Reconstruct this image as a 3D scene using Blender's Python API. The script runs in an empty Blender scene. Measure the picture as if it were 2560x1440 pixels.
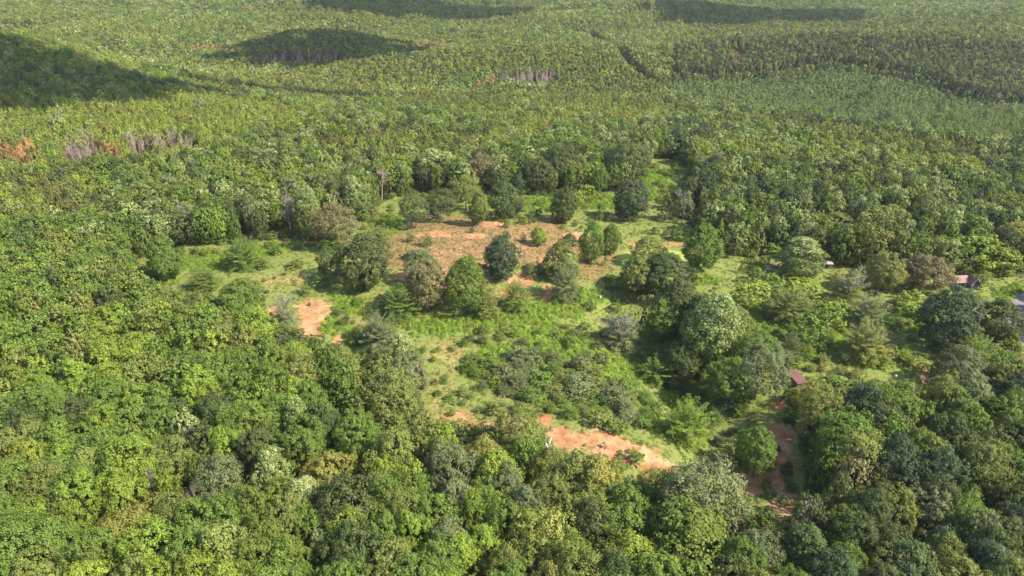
import bpy, math, random
import numpy as np
R = math.radians
SC = bpy.context.scene
COL = SC.collection
F_PX, CAM_Z, PITCH = 1730.0, 110.0, R(27)
# ------------------------------------------------------------------ camera
cam_d = bpy.data.cameras.new('camera'); cam = bpy.data.objects.new('camera', cam_d); COL.objects.link(cam)
cam.location = (0, 0, CAM_Z); cam.rotation_euler = (R(90) - PITCH, 0, 0)
cam_d.sensor_width = 36; cam_d.lens = 36 * F_PX / 2560; cam_d.clip_start = 1; cam_d.clip_end = 20000
SC.camera = cam
# ------------------------------------------------------------------ light
SUN_EL, SUN_AZ = R(43), R(112)          # azimuth clockwise from +Y (the view direction)
SUN = np.array([math.sin(SUN_AZ) * math.cos(SUN_EL), math.cos(SUN_AZ) * math.cos(SUN_EL), math.sin(SUN_EL)])
w = bpy.data.worlds.new('World'); SC.world = w; w.use_nodes = True
nt = w.node_tree; sky = nt.nodes.new('ShaderNodeTexSky'); sky.sky_type = 'NISHITA'; sky.sun_disc = False
sky.sun_elevation = SUN_EL; sky.sun_rotation = SUN_AZ
nt.links.new(sky.outputs[0], nt.nodes['Background'].inputs[0]); nt.nodes['Background'].inputs[1].default_value = 0.15
ld = bpy.data.lights.new('sun', 'SUN'); ld.energy = 5.0; ld.angle = R(0.6); ld.color = (1, 0.92, 0.76)
lo = bpy.data.objects.new('sun', ld); COL.objects.link(lo)
from mathutils import Vector, Matrix, Euler
lo.rotation_euler = Vector((-SUN[0], -SUN[1], -SUN[2])).to_track_quat('-Z', 'Y').to_euler(); lo.location = (0, 0, 300)
SC.view_settings.view_transform = 'Standard'; SC.view_settings.look = 'None'
SC.view_settings.exposure = 1.19; SC.view_settings.gamma = 1
cy = SC.cycles; cy.max_bounces = 5; cy.diffuse_bounces = 3; cy.glossy_bounces = 1; cy.transmission_bounces = 3
cy.volume_bounces = 0; cy.transparent_max_bounces = 6
cy.use_denoising = True
rng = np.random.default_rng(7); random.seed(7)

# ------------------------------------------------------------------ helpers
def _hash(ix, iy, s):
    n = (ix * 374761393 + iy * 668265263 + s * 1442695041) & 0xFFFFFFFF
    n = ((n ^ (n >> 13)) * 1274126177) & 0xFFFFFFFF
    return ((n ^ (n >> 16)) & 0xFFFF) / 65535.0
def noise(x, y, s=0):
    x = np.asarray(x, float); y = np.asarray(y, float)
    ix = np.floor(x).astype(np.int64); iy = np.floor(y).astype(np.int64); fx = x - ix; fy = y - iy
    fx = fx * fx * (3 - 2 * fx); fy = fy * fy * (3 - 2 * fy)
    a = _hash(ix, iy, s); b = _hash(ix + 1, iy, s); c = _hash(ix, iy + 1, s); d = _hash(ix + 1, iy + 1, s)
    return (a * (1 - fx) + b * fx) * (1 - fy) + (c * (1 - fx) + d * fx) * fy
def fbm(x, y, s=0, o=3):
    v = 0; a = .5; t = 0
    for k in range(o):
        v = v + a * noise(x * 2 ** k, y * 2 ** k, s + k); t += a; a *= .5
    return v / t
def sm(a, b, x):
    t = np.clip((x - a) / (b - a), 0, 1); return t * t * (3 - 2 * t)
HILLS = [(-490, 560, 74, 141, 80), (-235, 900, 27, 85, 62), (10, 800, 23, 110, 75), (330, 835, 17, 240, 60),
         (-330, 1320, 22, 260, 90), (250, 1250, 20, 260, 110), (-900, 1150, 40, 300, 200), (800, 1000, 30, 300, 160),
         (0, 1900, 45, 900, 160), (-900, 2000, 40, 500, 200), (900, 2000, 50, 500, 200), (20, 560, 8, 130, 60), (-240, 430, 10, 80, 60),
         (-22, 250, 4.5, 42, 30), (15, 130, 3, 25, 14), (-100, 190, 3, 40, 30), (150, 260, 3, 40, 40)]
POND_Z = None
def H0(x, y):
    x = np.asarray(x, float); y = np.asarray(y, float)
    h = -30 * sm(330, 640, y)
    for cx, cyy, a, sx, sy in HILLS:
        h = h + a * np.exp(-((x - cx) / sx) ** 2 / 2 - ((y - cyy) / sy) ** 2 / 2)
    far = sm(450, 900, y)
    h = h + far * 30 * (fbm(x / 260 + 9, y / 210, 5, 2) - .5) + sm(1100, 1500, y) * 36 * (fbm(x / 420, y / 260, 15, 2) - .5)
    h = h + 3.0 * (fbm(x / 60, y / 60, 25, 3) - .5)
    # the draw running down on the right of the clearing
    t = np.clip(((x - 37) * 16 + (y - 200) * -74) / (16 ** 2 + 74 ** 2), 0, 1)
    dd = np.hypot(x - (37 + 16 * t), y - (200 - 74 * t)); h = h - 5.0 * np.exp(-(dd / 9) ** 2 / 2)
    return h
POND = None
def H(x, y):
    h = H0(x, y)
    if POND is not None:
        d = np.hypot((np.asarray(x) - POND[0]) / POND[3], (np.asarray(y) - POND[1]) / POND[4])
        h = h * sm(1.0, 2.0, d) + (1 - sm(1.0, 2.0, d)) * (POND[2] + 0.25)
        h = h - 0.7 * (1 - sm(.75, 1.0, d))
    return h
cP, sP = math.cos(PITCH), math.sin(PITCH)
def project(x, y, z):
    dz = np.asarray(z) - CAM_Z; zf = y * cP - dz * sP; yu = y * sP + dz * cP
    zf = np.maximum(zf, 1e-3)
    return 1280 + F_PX * x / zf, 720 - F_PX * yu / zf, zf
def hit(px, py, off=0.0):
    a = (px - 1280) / F_PX; b = (720 - py) / F_PX
    d = np.array([a, cP + b * sP, -sP + b * cP])
    t = np.geomspace(60, 4000, 3000); X = t * d[0]; Y = t * d[1]; Z = CAM_Z + t * d[2]
    k = np.argmax(Z < H(X, Y) + off)
    t2 = np.linspace(t[max(k - 1, 0)], t[k], 40); X = t2 * d[0]; Y = t2 * d[1]; Z = CAM_Z + t2 * d[2]
    k = np.argmax(Z < H(X, Y) + off)
    return float(X[k]), float(Y[k]), float(H(X[k], Y[k])), float(Y[k] * cP - (Z[k] - CAM_Z) * sP)
def inpoly(px, py, poly):
    px = np.asarray(px, float); py = np.asarray(py, float); r = np.zeros(px.shape, bool); n = len(poly)
    for i in range(n):
        x1, y1 = poly[i]; x2, y2 = poly[(i + 1) % n]
        if y1 == y2: continue
        c = ((y1 > py) != (y2 > py)) & (px < (x2 - x1) * (py - y1) / (y2 - y1) + x1); r ^= c
    return r
_p = hit(1640, 648); POND = (_p[0], _p[1], _p[2], 16.0, 11.0)

# ------------------------------------------------------------------ materials
def newmat(name):
    m = bpy.data.materials.new(name); m.use_nodes = True; m.node_tree.nodes.clear(); return m, m.node_tree
def N(t, k, **kw):
    n = t.nodes.new(k)
    for a, b in kw.items():
        if a.startswith('i_'): n.inputs[a[2:]].default_value = b
        elif a.startswith('n_'): n.inputs[int(a[2:])].default_value = b
        else: setattr(n, a, b)
    return n
def leaf_mat(name, col, trans=.28, var=.35, tip=None, hue=.016):
    m, t = newmat(name); L = t.links.new
    at = N(t, 'ShaderNodeAttribute', attribute_name='v', attribute_type='GEOMETRY')
    oi = N(t, 'ShaderNodeObjectInfo')
    hs = N(t, 'ShaderNodeHueSaturation'); hs.inputs['Color'].default_value = (*col, 1)
    mr = N(t, 'ShaderNodeMapRange', n_1=0., n_2=1., n_3=1 - var, n_4=1 + var); L(at.outputs['Fac'], mr.inputs[0])
    mo = N(t, 'ShaderNodeMapRange', n_1=0., n_2=1., n_3=.88, n_4=1.13); L(oi.outputs['Random'], mo.inputs[0])
    mu = N(t, 'ShaderNodeMath', operation='MULTIPLY'); L(mr.outputs[0], mu.inputs[0]); L(mo.outputs[0], mu.inputs[1])
    L(mu.outputs[0], hs.inputs['Value'])
    fr = N(t, 'ShaderNodeMath', operation='MULTIPLY', n_1=7.13); L(oi.outputs['Random'], fr.inputs[0])
    fr2 = N(t, 'ShaderNodeMath', operation='FRACT'); L(fr.outputs[0], fr2.inputs[0])
    mh = N(t, 'ShaderNodeMapRange', n_1=0., n_2=1., n_3=.5 - hue, n_4=.5 + hue * .6); L(fr2.outputs[0], mh.inputs[0]); L(mh.outputs[0], hs.inputs['Hue'])
    src = hs.outputs[0]
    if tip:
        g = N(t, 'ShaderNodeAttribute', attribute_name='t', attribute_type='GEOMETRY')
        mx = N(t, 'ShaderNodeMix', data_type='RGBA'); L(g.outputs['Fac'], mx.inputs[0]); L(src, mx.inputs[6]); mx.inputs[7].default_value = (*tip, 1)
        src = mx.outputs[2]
    b = N(t, 'ShaderNodeBsdfPrincipled'); b.inputs['Roughness'].default_value = .55; b.inputs['Specular IOR Level'].default_value = .12
    L(src, b.inputs['Base Color'])
    tr = N(t, 'ShaderNodeBsdfTranslucent'); h2 = N(t, 'ShaderNodeHueSaturation', i_Hue=.49, i_Value=1.25, i_Saturation=1.1); L(src, h2.inputs['Color']); L(h2.outputs[0], tr.inputs[0])
    mx = N(t, 'ShaderNodeMixShader', n_0=trans); L(b.outputs[0], mx.inputs[1]); L(tr.outputs[0], mx.inputs[2])
    o = N(t, 'ShaderNodeOutputMaterial'); L(mx.outputs[0], o.inputs[0]); return m
TINT = dict(
    green=leaf_mat('leaf_green', (.130, .190, .036)), bright=leaf_mat('leaf_bright', (.190, .255, .038)),
    dark=leaf_mat('leaf_dark', (.092, .122, .040)), olive=leaf_mat('leaf_olive', (.180, .205, .052)),
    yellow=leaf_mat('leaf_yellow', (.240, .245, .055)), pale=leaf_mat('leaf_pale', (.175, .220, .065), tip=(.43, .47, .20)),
    blue=leaf_mat('leaf_blue', (.078, .112, .052)), brown=leaf_mat('leaf_brown', (.200, .180, .078)),
    grey=leaf_mat('leaf_grey', (.165, .190, .080)), lime=leaf_mat('leaf_lime', (.20, .31, .035), var=.4),
    pine=leaf_mat('needle_olive', (.175, .190, .050), hue=.01), pineb=leaf_mat('needle_bright', (.225, .275, .045), hue=.01),
    pined=leaf_mat('needle_dark', (.082, .105, .040), hue=.01), piney=leaf_mat('needle_young', (.165, .225, .068), hue=.008),
    rust=leaf_mat('needle_rust', (.38, .24, .10)))
def solid(name, col, rough=.9, nscale=3., amt=.35, bump=.0):
    m, t = newmat(name); L = t.links.new; tc = N(t, 'ShaderNodeTexCoord')
    nz = N(t, 'ShaderNodeTexNoise', i_Scale=nscale, i_Detail=6.); L(tc.outputs['Object'], nz.inputs['Vector'])
    mr = N(t, 'ShaderNodeMapRange', n_1=.25, n_2=.75, n_3=1 - amt, n_4=1 + amt); L(nz.outputs[0], mr.inputs[0])
    hs = N(t, 'ShaderNodeHueSaturation', i_Color=(*col, 1)); L(mr.outputs[0], hs.inputs['Value'])
    b = N(t, 'ShaderNodeBsdfPrincipled', i_Roughness=rough); L(hs.outputs[0], b.inputs['Base Color'])
    if bump:
        bp = N(t, 'ShaderNodeBump', i_Strength=bump); L(nz.outputs[0], bp.inputs['Height']); L(bp.outputs[0], b.inputs['Normal'])
    o = N(t, 'ShaderNodeOutputMaterial'); L(b.outputs[0], o.inputs[0]); return m
BARK = solid('bark', (.20, .16, .12)); DEADW = solid('dead_wood', (.28, .205, .18)); WHITEW = solid('bleached_wood', (.62, .58, .56), amt=.3)
PALEB = solid('pale_bark', (.20, .18, .15))

# ------------------------------------------------------------------ mesh builders
def mesh_quads(name, Q, v=None, tp=None, mats=(), extra=None):
    """Q (n,4,3) leaf quads; extra = (verts, faces) solid geometry using material 1"""
    n = len(Q); V = Q.reshape(-1, 3); ev = np.zeros((0, 3)); ef = []
    if extra is not None: ev, ef = extra
    me = bpy.data.meshes.new(name)
    nl = 4 * n + sum(len(f) for f in ef)
    me.vertices.add(len(V) + len(ev)); me.vertices.foreach_set('co', np.concatenate([V, np.asarray(ev).reshape(-1, 3)]).astype(np.float32).ravel())
    me.loops.add(nl); me.polygons.add(n + len(ef))
    li = np.arange(4 * n).tolist() + [i + 4 * n for f in ef for i in f]
    tot = [4] * n + [len(f) for f in ef]; st = np.concatenate([[0], np.cumsum(tot)[:-1]]) if tot else []
    me.loops.foreach_set('vertex_index', np.array(li, np.int32)); me.polygons.foreach_set('loop_start', np.array(st, np.int32)); me.polygons.foreach_set('loop_total', np.array(tot, np.int32))
    for m in mats: me.materials.append(m)
    if len(mats) > 1: me.polygons.foreach_set('material_index', np.array([0] * n + [1] * len(ef), np.int32))
    for nm, arr in (('v', v), ('t', tp)):
        if arr is not None:
            a = me.attributes.new(nm, 'FLOAT', 'FACE'); a.data.foreach_set('value', np.concatenate([arr, np.full(len(ef), .5)]).astype(np.float32))
    me.update(calc_edges=True); me.validate(); return me
def mesh_solid(name, V, Fc, mat, smooth=False):
    me = bpy.data.meshes.new(name); me.from_pydata([tuple(map(float, p)) for p in V], [], [tuple(f) for f in Fc]); me.update()
    for m in (mat if isinstance(mat, (list, tuple)) else [mat]): me.materials.append(m)
    if smooth: me.polygons.foreach_set('use_smooth', [True] * len(me.polygons))
    return me
def unit(a): return a / np.maximum(np.linalg.norm(a, axis=-1, keepdims=True), 1e-9)
def rdir(n, r): return unit(r.normal(size=(n, 3)))
def quads(C, Nn, size, r, asp=.72):
    n = len(C); a = unit(np.cross(Nn, rdir(n, r))); b = np.cross(Nn, a)
    s = (np.asarray(size) * r.uniform(.65, 1.3, n))[:, None] * .5; a = a * s; b = b * s * asp; k = Nn * s * .25
    return np.stack([C - a - b * .4, C + a * .2 - b + k, C + a + b * .4, C - a * .2 + b + k], 1)
def tube(V, Fc, P, Rr, k=5):
    P = np.asarray(P, float); base = len(V); n = len(P)
    for i in range(n):
        d = unit(P[min(i + 1, n - 1)] - P[max(i - 1, 0)]); u = unit(np.cross(d, [.31, .95, .05])); v = np.cross(d, u)
        for j in range(k):
            an = 2 * math.pi * j / k; V.append(P[i] + (u * math.cos(an) + v * math.sin(an)) * Rr[i])
    for i in range(n - 1):
        for j in range(k):
            a = base + i * k + j; b = base + i * k + (j + 1) % k; Fc.append([a, b, b + k, a + k])
    Fc.append([base + (n - 1) * k + j for j in range(k)])
def trunk_geo(Ht, r0, r, limbs=6, spread=3.5, top=.8, k=6):
    V, Fc = [], []; P = [np.array([0, 0, -.4])]; 
    for i in range(1, 6):
        P.append(np.array([r.normal() * .12 * i / 2, r.normal() * .12 * i / 2, Ht * top * i / 5]))
    tube(V, Fc, P, [r0 * 1.25] + [r0 * (1 - .16 * i) for i in range(1, 6)], k)
    for i in range(limbs):
        f = r.uniform(.3, .75); a = i * 2.4 + r.uniform(-.4, .4); s = P[0] * (1 - f) + P[-1] * f
        e = s + np.array([math.cos(a) * spread, math.sin(a) * spread, r.uniform(.18, .4) * Ht]) * r.uniform(.6, 1)
        m = (s + e) / 2 + np.array([0, 0, -.4]); tube(V, Fc, [s, m, e], [r0 * .45, r0 * .3, r0 * .1], 4)
    return V, Fc
# every generator works in a 10 m wide, 14 m high frame (scaled when placed)
def crown_lobed(seed, nl=30, ns=14, nf=38, leaf=.31, z0=1.8, zt=14., Rr=5., shape='oak', lobe=.34, low=None):
    r = np.random.default_rng(seed); c = np.array([0, 0, (z0 + zt) / 2]); rad = np.array([Rr, Rr, (zt - z0) / 2])
    i = np.arange(nl) + .5; ph = i * 2.39996 + r.uniform(0, 6); low = low or (1.9 if shape != 'oak' else 1.72); cz = 1 - low * i / nl; s = np.sqrt(np.maximum(0, 1 - cz ** 2))
    D = np.stack([s * np.cos(ph), s * np.sin(ph), cz], 1) + r.normal(size=(nl, 3)) * .10
    lr = Rr * lobe * r.uniform(.75, 1.25, nl)
    if shape == 'poplar': rad2 = rad * [.62, .62, .86]
    elif shape == 'dense': rad2 = rad * [.74, .74, .84]
    elif shape == 'egg': rad2 = rad * [.72, .72, .80]
    else: rad2 = rad * [.72, .72, .76]
    rad2 = rad2 * r.uniform(.86, 1.1, (nl, 1))
    L = c + D * rad2; _a = np.arctan2(L[:, 1], L[:, 0]); _p = r.uniform(0, 6.28, 3); _f = 1 + .13 * np.sin(_a + _p[0]) + .10 * np.sin(2 * _a + _p[1])
    L[:, :2] *= _f[:, None]; L[:, 2] += .5 * np.sin(_a + _p[2])
    if shape in ('egg', 'poplar'): L[:, :2] *= (1.05 - .55 * sm(.4, 1., (L[:, 2] - z0) / (zt - z0)))[:, None]
    O = unit((L - c) * [1, 1, .8] + [0, 0, .6])
    lk = np.repeat(np.arange(nl), ns); d = unit(rdir(nl * ns, r) + O[lk] * .85)
    S = L[lk] + d * (lr[lk] * r.uniform(.6, 1.16, nl * ns))[:, None] * [1, 1, .82]; sr = lr[lk] * r.uniform(.22, .5, nl * ns); sv = r.uniform(0, 1, nl * ns)
    fk = np.repeat(np.arange(nl * ns), nf); e = unit(rdir(len(fk), r) + d[fk] * .8 + [0, 0, .25])
    C = S[fk] + e * (sr[fk] * r.uniform(.25, 1.45, len(fk)))[:, None]
    C[:, 2] = np.maximum(C[:, 2], .2)
    n = unit(e * 1.0 + O[lk][fk] * .5 + rdir(len(fk), r) * .75)
    v = np.clip(.45 * sv[fk] + .55 * r.uniform(0, 1, len(fk)), 0, 1)
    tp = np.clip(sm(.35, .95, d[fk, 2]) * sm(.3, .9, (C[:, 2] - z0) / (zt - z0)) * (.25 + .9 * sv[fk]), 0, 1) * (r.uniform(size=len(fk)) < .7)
    return quads(C, n, leaf, r), v, tp
def crown_cone(seed, n=3500, leaf=.4, Rr=5., z0=.6, zt=14., pw=.8, full=.55):
    r = np.random.default_rng(seed); nb = n // 22; u = r.uniform(0, 1, nb) ** 1.15; a = r.uniform(0, 6.283, nb)
    lob = 1 + .16 * np.sin(a * 3 + u * 9) + .10 * np.sin(a * 5 - u * 17 + 1)
    rr = Rr * ((1 - u) ** pw * .94 + .03) * (.72 + .28 * np.sin(np.pi * np.clip(u + .35, 0, 1))) * lob * r.uniform(full, 1., nb) ** .5
    B = np.stack([rr * np.cos(a), rr * np.sin(a), z0 + u * (zt - z0)], 1); sv = r.uniform(0, 1, nb)
    k = np.repeat(np.arange(nb), 22); o = unit(B * [1, 1, 0] + [0, 0, .01]); o = unit(o + [0, 0, .45])
    e = unit(rdir(len(k), r) + o[k] * .6); C = B[k] + e * (r.uniform(.2, .75, len(k)) * Rr * .13)[:, None] * [1, 1, 1.4]
    return quads(C, unit(e + o[k] + rdir(len(k), r) * .6), leaf, r), np.clip(.5 * sv[k] + .5 * r.uniform(size=len(k)), 0, 1), None
def crown_pine(seed, n=4200, leaf=.55, Rr=5., z0=2.5, zt=14., nb=80):
    r = np.random.default_rng(seed); per = n // nb; i = np.arange(nb); u = (i + .5) / nb; a = i * 2.4 + r.uniform(-.3, .3, nb)
    rr = Rr * (np.sin(np.clip(u * .8 + .28, 0, 1) * np.pi) ** .8 * .98 + .03) * r.uniform(.55, 1., nb)
    tip = np.stack([rr * np.cos(a), rr * np.sin(a), z0 + u * (zt - z0) + rr * .05], 1); ax = np.stack([0 * a, 0 * a, z0 + u * (zt - z0) - .6], 1)
    k = np.repeat(i, per); f = 1 - r.uniform(0, .65, len(k)) ** 1.3; sv = r.uniform(0, 1, nb)
    C = ax[k] * (1 - f[:, None]) + tip[k] * f[:, None] + rdir(len(k), r) * (r.uniform(.1, 1, len(k)) * Rr * .17)[:, None] * [1, 1, .8]
    o = unit(C - [0, 0, z0 + (zt - z0) * .3]); nn = unit(o + [0, 0, .5] + rdir(len(k), r) * .8)
    return quads(C, nn, leaf, r, .6), np.clip(.5 * sv[k] + .5 * r.uniform(size=len(k)), 0, 1), None
def crown_spray(seed, nb=60, per=70, leaf=.36, Rr=5., zt=14., flat=1., droop=.3):
    """spreading crown: branches fan up and outwards, foliage in flat sprays along them"""
    r = np.random.default_rng(seed); i = np.arange(nb); el = np.arccos(np.clip(1 - (i + .5) / nb * 1.0, -1, 1)); a = i * 2.4 + r.uniform(-.2, .2, nb)
    ln = r.uniform(.62, 1.12, nb); E = np.stack([np.sin(el) * np.cos(a) * Rr, np.sin(el) * np.sin(a) * Rr, np.cos(el) * zt * .97 + .5], 1) * ln[:, None]
    E = np.minimum(E, [9, 9, zt]); k = np.repeat(i, per); f = r.uniform(.35, 1.0, len(k)) ** .7; sv = r.uniform(0, 1, nb)
    side = unit(np.cross(E, [0, 0, 1.]) + 1e-6); sp = (1.05 - f) * 1.7 + .25
    tw = np.round(r.uniform(-3, 3, len(k))) / 3
    C = E[k] * f[:, None] * np.array([1, 1, 1]) + side[k] * (tw * sp * .9 * flat)[:, None] + rdir(len(k), r) * .22
    C[:, 2] += .22 * zt * np.sin(f * np.pi) * .5 - droop * f ** 2 - .12 * np.abs(tw) * sp; C[:, 2] = np.maximum(C[:, 2], .15)
    o = unit(E)[k]; nn = unit(o * .5 + [0, 0, .8] + rdir(len(k), r) * .65)
    return quads(C, nn, leaf, r, .5), np.clip(.5 * sv[k] + .5 * r.uniform(size=len(k)), 0, 1), None
def bare_geo(seed, Ht=14., r0=.22, spread=.55, depth=3, up=.6, kids=7, thick=1., sub=None, tk=.45):
    r = np.random.default_rng(seed); V, Fc = [], []
    def br(p, d, ln, rad, lev):
        q = p + d * ln * .5 + r.normal(size=3) * ln * .04; e = p + d * ln + r.normal(size=3) * ln * .06
        tube(V, Fc, [p, q, e], [rad, rad * .72, rad * .35], 5 if lev == 0 else 3)
        if lev >= depth: return
        for j in range(kids if lev == 0 else (sub or kids - 3)):
            f = r.uniform(.3, .98) if lev == 0 else r.uniform(.25, .95); s = p + (e - p) * f
            nd = unit(d * up + unit(np.cross(d, r.normal(size=3))) * spread * 1.3 + [0, 0, .15]); br(s, nd, ln * r.uniform(.3, .5) * (1.25 - f * .5), rad * tk, lev + 1)
    br(np.array([0, 0, -.3]), np.array([0, 0, 1.]), Ht * .93, r0 * thick, 0); return V, Fc
def bush_layer(seed, **k): return crown_lobed(seed, **k)

CROWN, TRUNK = {}, {}
def reg(form, i, data, tr, mat=None, bark=BARK):
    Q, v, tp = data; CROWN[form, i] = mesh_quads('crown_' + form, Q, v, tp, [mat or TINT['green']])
    TRUNK[form, i] = mesh_solid('trunk_' + form, *tr, bark, True)
def tr(seed, **k): return trunk_geo(r=np.random.default_rng(seed), **k)
for i in range(8):
    reg('oak', i, crown_lobed(10 + i, nl=[30, 38, 26, 32, 42, 28, 36, 24][i], z0=[1.6, 1, 2, 1.8, 1.2, 2.4, 1.5, 2][i], lobe=[.34, .30, .38, .33, .28, .36, .31, .40][i]), tr(10 + i, Ht=14, r0=.3))
for i in range(3):
    reg('dense', i, crown_lobed(30 + i, nl=62, ns=15, nf=26, leaf=.33, z0=.2, lobe=.30, shape='dense'), tr(30 + i, Ht=14, r0=.3, limbs=4))
    reg('egg', i, crown_lobed(40 + i, nl=52, ns=15, nf=26, leaf=.33, z0=.3, lobe=.28, shape='egg'), tr(40 + i, Ht=14, r0=.3, limbs=5))
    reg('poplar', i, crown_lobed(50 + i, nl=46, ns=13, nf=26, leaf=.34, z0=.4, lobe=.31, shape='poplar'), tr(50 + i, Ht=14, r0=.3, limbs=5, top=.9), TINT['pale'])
    reg('spray', i, crown_spray(60 + i, nb=100, per=110, leaf=.3), tr(60 + i, Ht=14, r0=.24, limbs=8, spread=4))
    reg('cedar', i, crown_cone(70 + i), tr(70 + i, Ht=14, r0=.3, limbs=0, top=.9))
    reg('pine', i, crown_pine(80 + i) if i else crown_lobed(80, nl=26, ns=10, nf=18, leaf=.5, z0=3, shape='egg', lobe=.32), tr(80 + i, Ht=14, r0=.42, limbs=6, spread=3, top=.95))
    reg('shrub', i, crown_spray(90 + i, nb=34, per=38, leaf=.75, zt=14, flat=1.), tr(90 + i, Ht=9, r0=.3, limbs=6, spread=4))
    reg('bush', i, crown_lobed(95 + i, nl=22, ns=8, nf=9, leaf=.85, z0=.1, lobe=.33), tr(95 + i, Ht=8, r0=.3, limbs=5, spread=3))
    reg('sapling', i, crown_cone(110 + i, n=700, leaf=1.0, pw=.6, full=.3), tr(110 + i, Ht=12, r0=.3, limbs=4, spread=2))
    reg('sparse', i, crown_spray(120 + i, nb=70, per=80, leaf=.32), bare_geo(120 + i, Ht=13, r0=.28, up=.75, kids=11), bark=PALEB)
    reg('ragged', i, crown_lobed(125 + i, nl=28, ns=9, nf=18, leaf=.42, z0=.8, lobe=.27), bare_geo(125 + i, Ht=13, r0=.3, kids=11), bark=PALEB)
BARE = [mesh_solid('bare_branches', *bare_geo(130 + i, r0=.30, kids=17, spread=.85, up=.8, depth=2, sub=9), DEADW) for i in range(3)]
BARE_POLE = [mesh_solid('bare_pole', *bare_geo(140 + i, r0=.30, depth=1, kids=22, spread=.75, up=.9, tk=.36), DEADW) for i in range(4)]

# ------------------------------------------------------------------ things
def prop(o, label=None, cat=None, group=None, kind=None):
    if label: o['label'] = label
    if cat: o['category'] = cat
    if group: o['group'] = group
    if kind: o['kind'] = kind
    return o
def link(name, me, parent=None, **k):
    o = bpy.data.objects.new(name, me); COL.objects.link(o)
    if parent is not None: o.parent = parent
    return prop(o, **k)
def empty(name, loc, rot=0., sc=(1, 1, 1), **k):
    o = bpy.data.objects.new(name, None); o.empty_display_size = .5; COL.objects.link(o)
    o.location = loc; o.rotation_euler = (0, 0, rot) if np.isscalar(rot) else rot; o.scale = sc; return prop(o, **k)
CAT = dict(broadleaf_tree='tree', spreading_tree='tree', cedar_tree='cedar', pine_tree='pine tree', shrub='shrub', sapling='sapling', dead_tree='dead tree', dead_pine='dead pine')
GRP = dict(broadleaf_tree='broadleaf trees of the wood and clearing', spreading_tree='spreading trees in the clearing', cedar_tree='cedars in the clearing', pine_tree='pine trees of the hillside wood',
           shrub='shrubs in the clearing', sapling='saplings on the open ground', dead_tree='bare dead trees among the green ones', dead_pine='bare dead pines standing in clumps')
PLACED = []            # (x, y, radius) of the trees set by hand
SCW = dict(oak=11.2, dense=10.8, egg=10.8, poplar=9.4, bush=11., ragged=10.)
def plant(name, form, tint, x, y, z, W, Ht, label, var=None, rot=None, tilt=0.):
    i = var if var is not None else int(rng.integers(0, 8 if form == 'oak' else 3))
    rot = rng.uniform(0, 6.28) if rot is None else rot
    t = empty(name, (x, y, z), (tilt, 0, rot), (W / SCW.get(form, 10), W / SCW.get(form, 10) * rng.uniform(.94, 1.06), Ht / 14.4), label=label, cat=CAT[name], group=GRP[name])
    if form == 'bare':
        link('branches', BARE[i % 3], t)
    elif form == 'pole':
        link('branches', BARE_POLE[i % 4], t)
    else:
        link('trunk', TRUNK[form, i], t)
        c = link('crown', CROWN[form, i], t)
        if tint: c.material_slots[0].link = 'OBJECT'; c.material_slots[0].material = TINT[tint]
    return t
def place(name, form, tint, px, py, wpx, hpx, label, var=None, excl=.8):
    x, y, z, zf = hit(px, py - .13 * wpx); W = wpx * zf / F_PX; dep = math.atan2(CAM_Z - z, math.hypot(x, y))
    Ht = hpx * zf / F_PX / math.cos(dep) * .97
    PLACED.append((x, y, W / 2 * excl)); return plant(name, form, tint, x, y, z, W * 1.04, Ht, label, var)

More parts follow.
